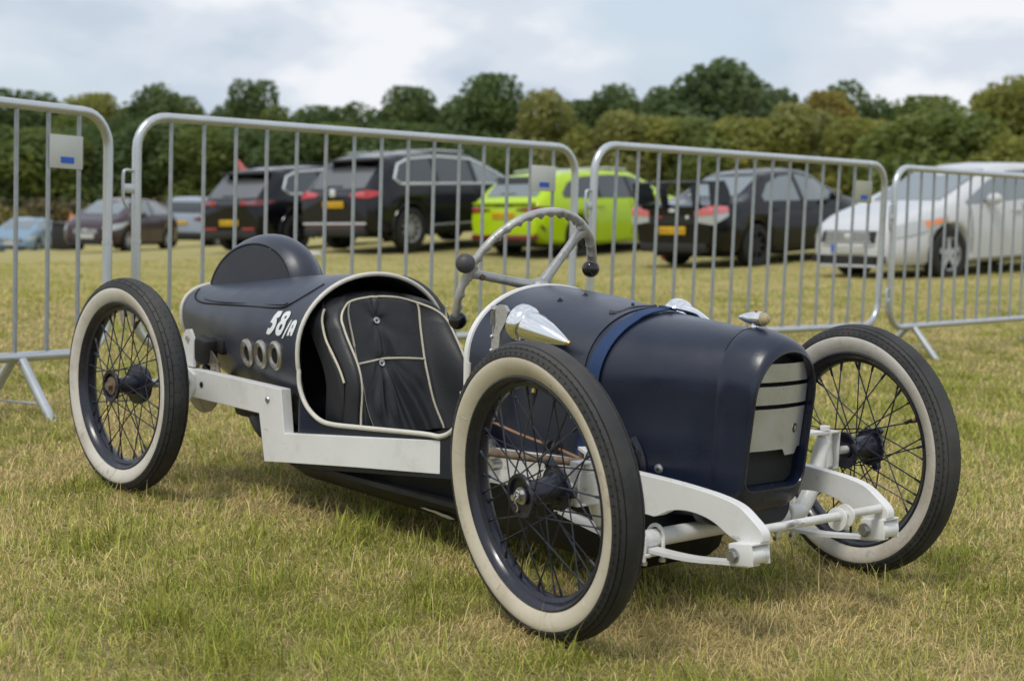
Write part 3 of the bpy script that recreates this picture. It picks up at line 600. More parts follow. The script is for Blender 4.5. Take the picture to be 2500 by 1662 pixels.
# --- dark grey SUV with chrome window line
def suv(name, x, y, z, yaw, paint, label, L, W, H, big):
    top = [(0, .98*H/1.7), (.10, 1.06*H/1.7), (.34, 1.32*H/1.7), (.55, 1.56*H/1.7), (.66, 1.64*H/1.7), (1.0, 1.685*H/1.7), (1.9, 1.70*H/1.7), (2.7, 1.66*H/1.7), (3.15, 1.52*H/1.7), (3.75, 1.16*H/1.7), (4.4, 1.03*H/1.7), (L-.1, .88*H/1.7), (L, .72*H/1.7)]
    belt = [(0, .97*H/1.7), (.6, 1.13*H/1.7), (3.6, 1.06*H/1.7), (L, .75*H/1.7)]
    low = [(0, .42), (.3, .30), (.8, .26), (L-.6, .25), (L, .36)]
    plan = [(0, .84), (.12, .93), (.5, .985), (1.2, 1), (3.6, 1), (L-.45, .95), (L-.1, .82), (L, .72)]
    c = Car(name, L, W, top, belt, low, plan, .74, (.93 if big else .86, 3.85 if big else 3.68), .372 if big else .36, paint, car_matrix(x, y, z, yaw))
    tag(c.root, label, 'suv', 'dark SUVs parked side by side')
    k = H/1.7
    c.add_wheels('alloy' if big else 'alloy_dark', 10, wide=.30)
    for sg in (1, -1):
        wt = [(.62, 1.24*k), (.8, 1.48*k), (1.1, 1.575*k), (1.9, 1.60*k), (2.7, 1.54*k), (3.1, 1.40*k), (3.6, 1.13*k)]; wb_ = [(.62, 1.22*k), (.72, 1.165*k), (3.6, 1.09*k)]
        g = c.side('side_window', wt, wb_, c.glass, sg, off=.005, n=30)
        for xa in (1.62, 2.62): c.side('pillar', [(xa, sm(xa, wt)), (xa+.08, sm(xa+.08, wt))], [(xa, sm(xa, wb_)), (xa+.08, sm(xa+.08, wb_))], 'car_trim', sg, off=.009, parent=g, n=2)
        P = [(q[0], sg*(c.ys(q[0], q[1])+.012), q[1]) for q in [(xx, sm(xx, wt)+.012) for xx in np.linspace(.62, 3.6, 34)]+[(xx, sm(xx, wb_)-.012) for xx in np.linspace(3.6, .72, 30)]]
        MB().tube(P, .024, 6, closed=True).build('chrome_line', 'car_chrome', c.root)
        MB().tube([(xx, sg*.60, sm(xx, top)+.035) for xx in np.linspace(.95, 2.7, 12)], .014, 6).build('roof_rail', 'car_chrome' if big else 'car_trim', c.root)
        c.side('sill_cladding', [(1.38, .40), (3.38, .40)], [(1.38, .27), (3.38, .27)], 'car_trim', sg, off=.008)
        c.side('front_quarter_glass', [(2.72, sm(2.72, wt)-.015), (3.1, 1.385*k), (3.55, 1.135*k)], [(2.72, sm(2.72, wb_)+.015), (3.55, 1.105*k)], 'car_glass_light', sg, off=.011, parent=g, n=12)
        c.side('sill_strip', [(1.45, .43), (3.3, .43)], [(1.45, .405), (3.3, .405)], 'car_chrome' if big else 'car_trim', sg, off=.014)
        for xx in c.wheels: MB().tube([(xx+(c.wr+.075)*math.cos(a), sg*(c.ys(min(max(xx+(c.wr+.075)*math.cos(a), .02), L-.02), .5)+.003), c.wr+.01+(c.wr+.075)*math.sin(a)) for a in np.linspace(-.35, math.pi+.35, 20)], .028, 6).build('wheel_arch', paint, c.root)
    c.seams([1.40, 2.62, 3.55])
    rw = c.end('rear_window', [(-.66, 1.44*k), (0, 1.50*k), (.66, 1.44*k)], [(-.72, 1.10*k), (0, 1.09*k), (.72, 1.10*k)], 'car_glass_mid', off=.012)
    c.box('wiper', (c.xr(1.14*k)-.03, .12, 1.14*k), (.02, .42, .025), 'car_trim')
    c.end('windscreen', [(-.62, 1.55*k), (.62, 1.55*k)], [(-.74, 1.18*k), (.74, 1.18*k)], c.glass, front=True)
    c.box('roof_spoiler', (.50, 0, 1.585*k), (.30, 1.22, .05), 'car_trim', bev=.02)
    if big:
        rear_lamps(c, 'tail_red', .42, .93*k, 1.07*k, .30)
        c.box('emblem', (-.02, 0, 1.03*k), (.02, .13, .13), 'car_chrome', bev=.009)
        c.box('bumper_strip', (-.012, 0, .50), (.03, W*.80, .035), 'car_chrome', bev=.01); c.box('rear_reflector', (-.008, 0, .435), (.02, W*.74, .03), 'tail_dark')
        c.plate(.83, 'plate_yellow')
    else:
        rear_lamps(c, 'tail_dark', .36, .90, 1.02, .36)
        for sg in (1, -1): c.box('lamp_core', (-.022, sg*.42, .96), (.012, .09, .10), 'tail_red'); c.box('rear_reflector', (-.012, sg*.52, .47), (.02, .34, .04), 'tail_red')
        c.box('tailgate_strip', (-.012, 0, .90), (.02, .72, .05), 'car_trim'); c.plate(.585, 'plate_yellow')
    c.box('bumper_lower', (.02, 0, .36), (.12, W*.78, .16), 'car_trim', bev=.04)
    for sg in (1, -1): c.box('exhaust_tip', (.0, sg*.52, .33), (.10, .20, .07), 'car_trim', bev=.02)
    mirrors(c, 3.25, 1.13*k, paint)
    return c
suv('dark_suv', -18.88, 13.83, -.424, R(97.2), 'paint_darkgrey', 'dark grey SUV with chrome window line, beside the lime estate', 4.88, 1.98, 1.70, True)
s2 = suv('black_suv', -22.30, 13.85, -.645, R(100), 'paint_black', 'black SUV with a red pennant on its roof, left of the dark grey SUV', 4.70, 1.92, 1.62, False)
fl_ = MB().tube([(0, 0, 0), (0, 0, .24)], .006, 6).add([(0, .0, .24), (0, -.24, .02), (0, 0, .03), (.008, .0, .24), (.008, -.24, .02), (.008, 0, .03)], [(0, 1, 2), (3, 4, 5), (0, 1, 4, 3), (1, 2, 5, 4), (2, 0, 3, 5)]).build('pennant', 'tail_pink', s2.root)
fl_.location = (.62, .35, 1.56)

# --- lime estate
def estate():
    L, W = 4.69, 1.83
    top = [(0, .86), (.06, .97), (.22, 1.06), (.55, 1.36), (.70, 1.42), (1.2, 1.465), (2.0, 1.47), (2.7, 1.42), (3.0, 1.30), (3.45, 1.00), (4.2, .86), (L-.1, .72), (L, .6)]
    belt = [(0, .85), (.3, .98), (3.3, .90), (L, .62)]; low = [(0, .40), (.3, .26), (.7, .20), (L-.5, .20), (L, .30)]
    plan = [(0, .83), (.12, .93), (.5, .985), (1.2, 1), (3.5, 1), (L-.4, .94), (L-.1, .80), (L, .70)]
    c = Car('lime_estate', L, W, top, belt, low, plan, .72, (.96, 3.65), .335, 'paint_lime', car_matrix(-16.45, 15.62, -.40, R(94.7)))
    tag(c.root, 'lime green estate car parked beside the dark grey SUV', 'car')
    c.add_wheels('alloy_dark', 7, wide=.5)
    for sg in (1, -1):
        wt = [(.62, 1.10), (.85, 1.28), (1.25, 1.36), (2.0, 1.375), (2.6, 1.33), (2.95, 1.20), (3.3, .96)]; wb_ = [(.62, 1.02), (3.3, .93)]
        g = c.side('side_window', wt, wb_, 'car_glass', sg, n=26)
        for xa in (1.5, 2.38): c.side('pillar', [(xa, sm(xa, wt)), (xa+.08, sm(xa+.08, wt))], [(xa, sm(xa, wb_)), (xa+.08, sm(xa+.08, wb_))], 'car_trim', sg, off=.009, parent=g, n=2)
        MB().tube([(xx, sg*.56, sm(xx, top)+.03) for xx in np.linspace(.9, 2.6, 12)], .013, 6).build('roof_rail', 'car_chrome', c.root)
        c.box('bumper_vent', (.10, sg*(c.ys(.10, .52)+.004), .52), (.16, .014, .05), 'car_trim', rot=Matrix.Rotation(R(35), 3, 'Y')); c.box('exhaust_tip', (-.01, sg*.55, .32), (.08, .30, .08), 'car_trim', bev=.02)
        c.side('side_skirt', [(1.4, .25), (3.2, .25)], [(1.4, .19), (3.2, .19)], 'paint_lime', sg, off=.02)
    c.seams([1.35, 2.35, 3.2])
    c.end('rear_window', [(-.58, 1.33), (.58, 1.33)], [(-.68, 1.06), (.68, 1.06)], 'car_glass_light', off=.012)
    c.end('rear_window_header', [(-.56, 1.385), (.56, 1.385)], [(-.6, 1.27), (.6, 1.27)], 'car_trim', off=.022)
    c.box('wiper', (c.xr(1.10)-.02, .1, 1.10), (.02, .36, .02), 'car_trim')
    c.end('windscreen', [(-.55, 1.36), (.55, 1.36)], [(-.68, 1.02), (.68, 1.02)], 'car_glass', front=True)
    rear_lamps(c, 'tail_dark', .30, .80, .90, .26, .55)
    for sg in (1, -1): c.box('lamp_core', (-.012, sg*.62, .84), (.03, .16, .055), 'tail_red', bev=.012)
    c.plate(.745, 'plate_yellow', off=.012); c.box('diffuser', (.0, 0, .37), (.12, W*.80, .09), 'tail_dark', bev=.02); c.box('bumper_lower', (.05, 0, .30), (.12, W*.7, .12), 'car_trim', bev=.03)
    c.box('tailgate_lip', (.02, 0, .955), (.10, 1.42, .03), 'paint_lime', bev=.012)
    V, F = text_mesh('SKODA', .075); ln = link_mesh('tailgate_lettering', [(c.xr(.905)-.017, -v[0]*1.7, .885+v[1]) for v in V], F, 'car_trim', c.root, smooth=False)
    mirrors(c, 2.95, .98, 'paint_lime')
estate()
# --- black saloon with tall boot wing
def saloon():
    L, W = 4.42, 1.74
    top = [(0, .90), (.10, .96), (.75, 1.0), (.95, 1.07), (1.45, 1.37), (1.75, 1.425), (2.3, 1.43), (2.6, 1.38), (3.2, 1.00), (4.0, .86), (L-.1, .70), (L, .58)]
    belt = [(0, .86), (.8, .93), (3.1, .88), (L, .60)]; low = [(0, .36), (.3, .24), (.7, .18), (L-.5, .18), (L, .28)]
    plan = [(0, .84), (.12, .93), (.5, .985), (1.2, 1), (3.3, 1), (L-.4, .94), (L-.1, .82), (L, .72)]
    c = Car('black_saloon', L, W, top, belt, low, plan, .68, (.93, 3.47), .315, 'paint_black', car_matrix(-12.19, 15.19, -.288, R(90.8)))
    tag(c.root, 'black saloon with a tall boot wing behind the third barrier', 'car')
    c.add_wheels('alloy_dark', 8, wide=.45)
    for sg in (1, -1):
        wt = [(1.15, 1.04), (1.4, 1.22), (1.75, 1.32), (2.2, 1.34), (2.6, 1.24), (3.0, .98)]; wb_ = [(1.15, .965), (3.0, .915)]
        g = c.side('side_window', wt, wb_, 'car_glass_light', sg, n=22)
        c.side('pillar', [(2.02, sm(2.02, wt)), (2.12, sm(2.12, wt))], [(2.02, sm(2.02, wb_)), (2.12, sm(2.12, wb_))], 'car_trim', sg, off=.009, parent=g, n=2)
        c.side('side_skirt', [(1.35, .27), (3.05, .27)], [(1.35, .22), (3.05, .22)], 'paint_black', sg, off=.02)
        lamp = c.end('tail_lamp', sorted([(sg*.46, .86), (sg*.80, .945)]), sorted([(sg*.46, .70), (sg*.80, .655)]), 'lamp_clear', off=.014)
        c.side('lamp_flank', [(0, .945), (.30, .91)], [(0, .655), (.30, .78)], 'lamp_clear', sg, off=.012, parent=lamp, n=6)
        c.end('lamp_red', sorted([(sg*.45, .865), (sg*.80, .95)]), sorted([(sg*.45, .785), (sg*.80, .805)]), 'tail_pink', off=.020, parent=lamp)
        c.side('lamp_red_flank', [(0, .95), (.31, .915)], [(0, .805), (.31, .84)], 'tail_pink', sg, off=.018, parent=lamp, n=6)
    c.seams([1.25, 2.05, 3.0])
    c.end('rear_window', [(-.50, 1.33), (.50, 1.33)], [(-.60, 1.05), (.60, 1.05)], 'car_glass_light', off=.012)
    c.end('windscreen', [(-.52, 1.36), (.52, 1.36)], [(-.64, 1.02), (.64, 1.02)], 'car_glass', front=True)
    c.plate(.575, 'plate_yellow'); c.end('garnish', [(-.48, .80), (.48, .80)], [(-.48, .67), (.48, .67)], 'car_trim', off=.012)
    c.box('boot_badge', (-.02, .22, .77), (.012, .05, .04), 'tail_red'); c.box('boot_badge', (-.02, -.30, .77), (.012, .06, .05), 'car_chrome'); c.box('boot_emblem', (-.012, 0, .87), (.012, .12, .05), 'car_chrome')
    wg = MB(); wg.box((.13, 0, 1.275), (.30, 1.50, .045), bev=.015).build('wing_blade', 'paint_black', c.root)
    for sg in (1, -1):
        MB().prism([(.0, sg*.735, .93), (.46, sg*.735, .98), (.40, sg*.735, 1.15), (.30, sg*.735, 1.30), (-.04, sg*.735, 1.28)], (0, sg*.022, 0)).build('wing_end', 'paint_black', c.root)
        MB().prism([(.10, sg*.30, .95), (.26, sg*.30, .97), (.22, sg*.30, 1.28), (.05, sg*.30, 1.27)], (0, sg*.02, 0)).build('wing_strut', 'paint_black', c.root)
    c.box('bumper_lower', (.03, 0, .32), (.12, W*.74, .14), 'car_trim', bev=.03); c.box('exhaust_tip', (.03, -.45, .27), (.14, .12, .11), 'alloy_dark', bev=.03)
    c.box('mud_flap', (.60, .74, .14), (.02, .08, .10), 'tail_red'); mirrors(c, 2.78, .99, 'paint_black')
saloon()
# --- cars seen from the front
def frontcar(name, L, W, H, x, y, z, yaw, paint, label, nrm, plate, orange=False, group=None, glass='car_glass_light'):
    k = H/1.45
    top = [(0, .80), (.08, .98*k), (.35, 1.18*k), (.9, 1.36*k), (1.5, 1.44*k), (2.1, 1.45*k), (2.55, 1.36*k), (3.35, .99*k), (4.0*L/4.38, .83*k), (L-.12, .70*k), (L-.03, .62*k), (L, .52*k)]
    belt = [(0, .80), (.4, .98*k), (3.3, .90*k), (L, .54*k)]; low = [(0, .34), (.3, .24), (.7, .19), (L-.5, .18), (L, .20)]
    plan = [(0, .84), (.15, .94), (.6, .99), (1.2, 1), (3.2, 1), (L-.55, .965), (L-.22, .88), (L-.06, .74), (L, .62)]
    c = Car(name, L, W, top, belt, low, plan, .70, (.85, L-.90), .315, paint, car_matrix(x, y, z, yaw, nrm))
    tag(c.root, label, 'car', group)
    c.add_wheels('alloy', 5, wide=.38)
    for sg in (1, -1):
        wt = [(.75, 1.12*k), (1.1, 1.28*k), (1.6, 1.36*k), (2.2, 1.34*k), (2.6, 1.22*k), (3.15, .97*k)]; wb_ = [(.75, 1.03*k), (3.15, .935*k)]
        g = c.side('side_window', wt, wb_, glass, sg, n=22)
        c.side('pillar', [(1.75, sm(1.75, wt)), (1.84, sm(1.84, wt))], [(1.75, sm(1.75, wb_)), (1.84, sm(1.84, wb_))], 'car_trim', sg, off=.009, parent=g, n=2)
        hl = c.side('headlamp', [(L-.84, .795*k), (L-.30, .735*k), (L-.07, .675*k)], [(L-.84, .765*k), (L-.45, .61*k), (L-.07, .54*k)], 'lamp_clear', sg, off=.012, n=12)
        if orange: c.side('indicator', [(L-.84, .775*k), (L-.50, .745*k)], [(L-.84, .745*k), (L-.50, .665*k)], 'lamp_orange', sg, off=.016, parent=hl, n=6)
        c.end('fog_recess', sorted([(sg*.42, .31), (sg*.60, .32)]), sorted([(sg*.44, .23), (sg*.58, .23)]), 'car_trim', front=True, off=.006)
    c.seams([1.15, 2.1, 3.1])
    c.end('windscreen', [(-.54, 1.37*k), (.54, 1.37*k)], [(-.70, 1.0*k), (.70, 1.0*k)], glass, front=True, off=.012)
    c.end('rear_window', [(-.5, 1.3*k), (.5, 1.3*k)], [(-.6, 1.05*k), (.6, 1.05*k)], 'car_glass', off=.012)
    gr = c.end('grille', [(-.44, .635*k), (.44, .635*k)], [(-.38, .475), (.38, .475)], 'car_trim', front=True, off=.010)
    for q in range(3): c.box('grille_bar', (L+.012, 0, .50+.045*q), (.012, .74-.02*q, .020), 'car_chrome', parent=gr, bev=.004)
    c.box('grille_surround', (L+.004, 0, .460), (.03, .86, .022), paint, bev=.008)
    c.end('intake', [(-.48, .32), (.48, .32)], [(-.46, .21), (.46, .21)], 'car_trim', front=True, off=.006)
    c.box('bumper_lip', (L-.02, 0, .195), (.10, W*.54, .03), paint, bev=.01)
    p = c.plate(.405, plate, front=True)
    mirrors(c, L-1.62, .99*k, paint); c.box('emblem', (L+.016, 0, .57*k), (.01, .09, .06), 'car_chrome', bev=.004)
    return c
wc = frontcar('silver_hatchback', 4.38, 1.70, 1.41, -7.38, 18.0, .085, R(262.8), 'paint_white', 'pale silver hatchback with orange indicators behind the rightmost barrier', (-.04, -.05, 1), 'plate_pale', orange=True)
MB().box((4.41, -.236, .405), (.004, .05, .11)).build('plate_band', 'sticker_blue', wc.root)
frontcar('maroon_hatchback', 4.20, 1.76, 1.50, -39.1, 21.72, -1.47, R(304), 'paint_maroon', 'dark maroon hatchback facing the camera between the first two barriers', (-.03, 0, 1), 'plate_pale')
frontcar('blue_hatchback', 3.95, 1.66, 1.40, -57.12, 26.85, -2.56, R(316), 'paint_paleblue', 'pale blue small car at the far left edge of the field', (-.02, 0, 1), 'plate_pale')
def rearcar():
    L, W = 4.4, 1.84
    top = [(0, .95), (.08, 1.05), (.25, 1.35), (.45, 1.56), (.8, 1.63), (2.2, 1.64), (2.7, 1.55), (3.3, 1.1), (4.0, .98), (L-.1, .82), (L, .65)]
    belt = [(0, .94), (.4, 1.06), (3.2, 1.0), (L, .68)]; low = [(0, .40), (.3, .28), (L-.5, .24), (L, .34)]; plan = [(0, .86), (.12, .94), (.5, .99), (1.2, 1), (3.4, 1), (L-.4, .94), (L, .72)]
    c = Car('silver_suv', L, W, top, belt, low, plan, .76, (.85, 3.5), .34, 'paint_silverblue', car_matrix(-41.1, 23.75, -1.53, R(122), (-.03, 0, 1)))
    tag(c.root, 'silver blue SUV seen from behind, right of the maroon hatchback', 'suv')
    c.add_wheels('alloy', 5)
    c.end('rear_window', [(-.66, 1.46), (.66, 1.46)], [(-.72, 1.12), (.72, 1.12)], 'car_glass', off=.012)
    for sg in (1, -1): c.side('side_window', [(.6, 1.3), (1, 1.48), (2.4, 1.5), (3.1, 1.05)], [(.6, 1.12), (3.1, 1.03)], 'car_glass', sg, n=18)
    c.end('windscreen', [(-.6, 1.5), (.6, 1.5)], [(-.7, 1.13), (.7, 1.13)], 'car_glass', front=True)
    rear_lamps(c, 'tail_dark', .5, .86, 1.02, .2); c.plate(.80, 'plate_yellow'); c.box('bumper_lower', (.02, 0, .40), (.12, W*.8, .2), 'car_trim', bev=.04); mirrors(c, 2.95, 1.08, 'paint_silverblue')
rearcar()
# small things among the cars
bn = empty('bin_store', (-45.3, 21.97, float(ground_z(-45.3, 21.97)[0])), rot=(0, 0, R(35)))
tag(bn, 'dark grey bin box standing between the blue and maroon cars', 'bin')
MB().box((0, 0, .42), (.85, .7, .84), bev=.04).build('body', 'car_trim', bn); MB().box((0, 0, .88), (.91, .76, .07), bev=.02).build('lid', 'alloy_dark', bn)
cn = empty('traffic_cone', (-45.2, 22.05, float(ground_z(-45.3, 21.97)[0])+.915)); tag(cn, 'small orange cone on top of the dark grey bin box', 'cone')
MB().lathe([(0, .001), (0, .10), (.30, .025), (.30, .001)], (0, 0, .02), (0, 0, 1), 16).build('cone_body', 'lamp_orange', cn); MB().box((0, 0, .01), (.26, .26, .02)).build('base', 'lamp_orange', cn)
zt = float(ground_z(-18.28, 12.97)[0])
tp = empty('barrier_tape_roll', (-18.35, 12.9, zt), rot=(0, 0, R(55))); tag(tp, 'red and white tape bundle on the grass by the dark grey SUV', 'tape')
MB().box((-.11, 0, .05), (.13, .14, .10), bev=.03).build('red_end', 'tail_red', tp); MB().box((.08, 0, .045), (.25, .13, .09), bev=.035).build('white_end', 'plate_white', tp)

# ------------------------------------------------------------------ the cyclekart
kart = empty('cyclekart', (0, 0, 0)); tag(kart, 'dark navy vintage cyclekart with white frame and whitewall wire wheels', 'kart')
TAIL = dict(x=[-.25, -.12, 0, .2, .35, .485], w=[.146, .17, .193, .222, .236, .243], zt=[.535, .548, .562, .588, .602, .612], zc=[.45, .44, .432, .424, .42, .42], zb=[.29, .265, .24, .21, .2, .19], k=[.85, .75, .65, .5, .42, .4])
HOOD = dict(x=[1.15, 1.30, 1.45, 1.60, 1.70, 1.775], w=[.240, .226, .203, .164, .134, .110], zt=[.630, .621, .605, .593, .587, .583], zc=[.473, .468, .462, .458, .456, .455], zb=[.19, .19, .19, .19, .195, .20], rb=[.05, .05, .055, .06, .065, .065])
_cache = {}
def spl(T, key, x):
    """smooth (Catmull-Rom) interpolation of a station table"""
    X, Y = T['x'], T[key]; n = len(X); x = min(max(x, X[0]), X[-1]); i = min(max(int(np.searchsorted(X, x))-1, 0), n-2)
    h = X[i+1]-X[i]; t = (x-X[i])/h; m = lambda j: (Y[min(j+1, n-1)]-Y[max(j-1, 0)])/(X[min(j+1, n-1)]-X[max(j-1, 0)])
    return (2*t**3-3*t*t+1)*Y[i]+(t**3-2*t*t+t)*h*m(i)+(-2*t**3+3*t*t)*Y[i+1]+(t**3-t*t)*h*m(i+1)
def tail_y(x, z):
    w, zt, zc, zb, k = [spl(TAIL, a, x) for a in ('w', 'zt', 'zc', 'zb', 'k')]
    if z >= zc: t = min(1, (z-zc)/(zt-zc)); e = 2.5-.47*(min(max(x, -.25), .485)+.25)/.735; return w*(1-t**e)**(1/e)
    t = min(1, (zc-z)/(zc-zb)); return w*(1-k*t*t)
def hood_y(x, z):
    w, zt, zc, zb, rb = [spl(HOOD, a, x) for a in ('w', 'zt', 'zc', 'zb', 'rb')]
    if z >= zc: t = min(1, (z-zc)/(zt-zc)); return w*(1-t**2.1)**(1/2.1)
    if z < zb+rb: t = (zb+rb-z)/rb; return w*.97-rb+rb*max(0, 1-min(1, t)**2)**.5
    return w*(1-.03*min(1, (zc-z)/(zc-zb-rb)))
def section(fy, T, x, n=22, grow=0.0):
    """ring from bottom centre round the near side (-y) over the top and back"""
    zt, zc, zb = spl(T, 'zt', x), spl(T, 'zc', x), spl(T, 'zb', x); half = []
    for i in range(n+1):
        t = i/n; z = zb+(zc-zb)*(1-math.cos(t*math.pi/2)) if fy is hood_y else zb+(zc-zb)*t
        half.append((fy(x, z), z))
    for i in range(1, n+1):
        a = i/n*math.pi/2; z = zc+(zt-zc)*math.sin(a); half.append((fy(x, z) if i < n else 0, z))
    r = [(x, -y-grow*(1 if y > 1e-6 else 0), z+(grow if z > zc else 0)) for y, z in half]
    return r+[(p[0], -p[1], p[2]) for p in reversed(r[:-1])]
def skin(name, T, fy, x0, x1, mat, n=26, grow=0.0, parent=kart, thick=.004):
    mb = MB(); mb.loft([section(fy, T, x0+(x1-x0)*i/n, grow=grow) for i in range(n+1)], False)
    o = mb.build(name, mat, parent, angle=60)
    if thick: solid(o, thick, -1)
    return o
cowl = skin('cowl', HOOD, hood_y, 1.15, 1.466, 'navy_vinyl')
hood = skin('bonnet', HOOD, hood_y, 1.4685, 1.768, 'navy_paint')
skin('hood_edge_bead', HOOD, hood_y, 1.457, 1.472, 'navy_vinyl', n=2, grow=.0022, parent=cowl, thick=.003)
# leather strap round the bonnet (leans a little forward at the top)
mb = MB(); rings = []
for q in (0, 1):
    rr = []
    for p in section(hood_y, HOOD, 1.49+.03*q, grow=.0045):
        k = (p[2]-.30)/.30; rr.append((1.462+.034*k+q*.030, p[1], p[2]))
    rings.append([(x_, math.copysign(hood_y(x_, z_)+.0045, y_) if abs(y_) > 1e-4 else 0, z_+(.0008 if abs(y_) > .1 else .0035)) for x_, y_, z_ in rr])
st = mb.loft(rings, False).build('bonnet_strap', 'strap_blue', kart, angle=60); solid(st, .0035, 1)
# tail
tail = skin('tail', TAIL, tail_y, -.25, .485, 'navy_vinyl', n=30)
stern = section(tail_y, TAIL, -.25)
MB().add([(-.249, p[1], p[2]) for p in stern], [tuple(range(len(stern)))]).build('stern_panel', 'navy_vinyl', tail)
MB().tube(stern, .0065, 8).build('stern_trim', 'trim_cream', tail)
def on_tail(pts, off=.0015): return [(x, -(tail_y(x, z)+off), z) for x, z in pts]
seam1 = [(-.2225, .5212), (-.205, .511), (-.1972, .506), (-.18, .499), (-.1469, .493), (-.0785, .4923), (.0938, .502), (.3309, .5142), (.3837, .5296), (.4205, .5597), (.4294, .5822)]
MB().tube(catmull([Vector(p) for p in on_tail(seam1, .0005)], 5), .0028, 6).build('cover_seam', 'dark_void', tail)
seam2 = [(-.1146, .5005), (-.0274, .5014), (.0857, .5074), (.3303, .5217), (.3654, .5303)]
MB().tube(catmull([Vector(p) for p in on_tail(seam2, .0003)], 5), .0016, 6).build('cover_seam', 'dark_void', tail)
# headrest hump: half disc with flat flanks and a rounded crown
def hump():
    y0 = .052; n = 36; cxh, rx = -.040, .216
    def arch(y, grow):
        out = []
        for i in range(n+1):
            a = math.pi*i/n; x = cxh-(rx+grow)*math.cos(a); zb_ = .512+.055*((x-cxh+rx)/(2*rx)); out.append((x, y, zb_-.03+(.155+grow*1.0)*math.sin(a)**.92 if 0 < i < n else zb_-.05))
        return out
    rings = [arch(-y0, 0)]
    for k in range(1, 9):
        t = k/8; y = -y0+2*y0*t; g = .026*math.sin(math.pi*t)**.7; rings.append(arch(y, g) if k < 8 else arch(y0, 0))
    h = MB().loft(rings, False).build('headrest', 'navy_vinyl', kart, angle=50)
    for y, s in ((-y0, -1), (y0, 1)):
        A = arch(y+s*.0, -.006); MB().add([(p[0], y+s*.0015, p[2]) for p in A], [tuple(range(len(A)))]).build('headrest_side', 'navy_vinyl', h)
        MB().tube([(p[0], y, p[2]) for p in arch(y, -.001)], .0035, 6).build('headrest_welt', 'navy_vinyl', h)
hump()
# race number and port rings on the near flank
NUM = {'5': [[(.3486, .5078), (.3697, .5096), (.3703, .498), (.3674, .4931), (.3564, .4903), (.3626, .4866), (.3653, .4772), (.3647, .4698), (.361, .461), (.353, .4523), (.3461, .4471), (.3336, .4461), (.3267, .4485), (.33, .458), (.3322, .4631), (.3413, .4622), (.3484, .4695), (.3487, .4745), (.3434, .4776), (.3342, .4774), (.3371, .4844), (.3401, .495)]],
       '8': [[(.3931, .5108), (.4027, .5121), (.41, .5089), (.4131, .5019), (.4117, .4946), (.4083, .4877), (.4087, .4811), (.409, .4715), (.4055, .4615), (.4006, .4532), (.3913, .4483), (.3811, .4483), (.3751, .4526), (.3716, .4608), (.3718, .4693), (.3747, .478), (.3821, .4848), (.3807, .4895), (.3794, .4966), (.3809, .5034), (.3865, .5081)],
             [(.3954, .5001), (.3999, .4998), (.4015, .4967), (.3986, .4929), (.394, .4924), (.3932, .496)], [(.3919, .4782), (.3966, .4776), (.3976, .4729), (.396, .4667), (.3913, .4632), (.3865, .464), (.3857, .4694), (.3872, .4749)]],
       'slash': [[(.429, .4928), (.4322, .4926), (.4265, .469), (.4129, .4432), (.4071, .443), (.4169, .4638), (.4239, .4813)]],
       'A': [[(.4439, .4927), (.4522, .494), (.4557, .492), (.4593, .4858), (.4584, .4713), (.4534, .4541), (.4441, .4532), (.4441, .464), (.4403, .4625), (.4383, .4527), (.4287, .4523), (.4322, .4665), (.4358, .4824), (.4388, .4893)], [(.4448, .4814), (.4474, .4811), (.4481, .4764), (.4467, .472), (.4432, .4717), (.4434, .4759)]]}
def flat_fill(loops, fy, off):
    cu = bpy.data.curves.new('t', 'CURVE'); cu.dimensions = '2D'; cu.fill_mode = 'BOTH'
    for lp in loops:
        sp = cu.splines.new('POLY'); sp.points.add(len(lp)-1); sp.use_cyclic_u = True
        for p, q in zip(sp.points, lp): p.co = (q[0], q[1], 0, 1)
    o = bpy.data.objects.new('t', cu); col.objects.link(o); dg = bpy.context.evaluated_depsgraph_get(); dg.update(); me = o.evaluated_get(dg).to_mesh()
    V = [(v.co.x, -(fy(v.co.x, v.co.y)+off), v.co.y) for v in me.vertices]; F = [tuple(p.vertices) for p in me.polygons]
    o.evaluated_get(dg).to_mesh_clear(); bpy.data.objects.remove(o); bpy.data.curves.remove(cu); return V, F
num = empty('race_number', parent=kart)
for k, loops in NUM.items():
    sm_loops = [[(p.x, p.y) for p in catmull([(a, b, 0) for a, b in lp], 3, True)] if k == '8' else lp for lp in loops]
    V, F = flat_fill(sm_loops, tail_y, .0018); link_mesh('numeral', V, F, 'number_white', num, smooth=False)
for x, z in ((.2222, .3847), (.3011, .3895), (.378, .3948)):
    y = -tail_y(x, z); e = .004
    n_ = Vector((1, 0, 0)).lerp(Vector((1, 0, 0)), 0); tx = Vector((2*e, -(tail_y(x+e, z)-tail_y(x-e, z)), 0)); tz = Vector((0, -(tail_y(x, z+e)-tail_y(x, z-e)), 2*e)); nn = tx.cross(tz).normalized()
    if nn.y > 0: nn = -nn
    M = rot_to(nn).to_4x4(); X_ = tx.normalized(); Z_ = nn.cross(X_); M = Matrix((X_, Z_, nn)).transposed().to_4x4(); M.translation = Vector((x, y, z))
    rg = MB().lathe([(-.004, .0375), (.003, .0365), (.008, .031), (.0075, .025), (.003, .020), (-.012, .0185)], (0, 0, 0), (0, 0, 1), 40).build('port_ring', 'ring_metal', kart); M2 = M.copy(); rg.matrix_local = M2 @ Matrix.Diagonal((.86, 1.06, 1, 1))
    MB().lathe([(.001, .0001), (.001, .0195)], (0, 0, 0), (0, 0, 1), 28).build('port_hole', 'dark_void', rg)
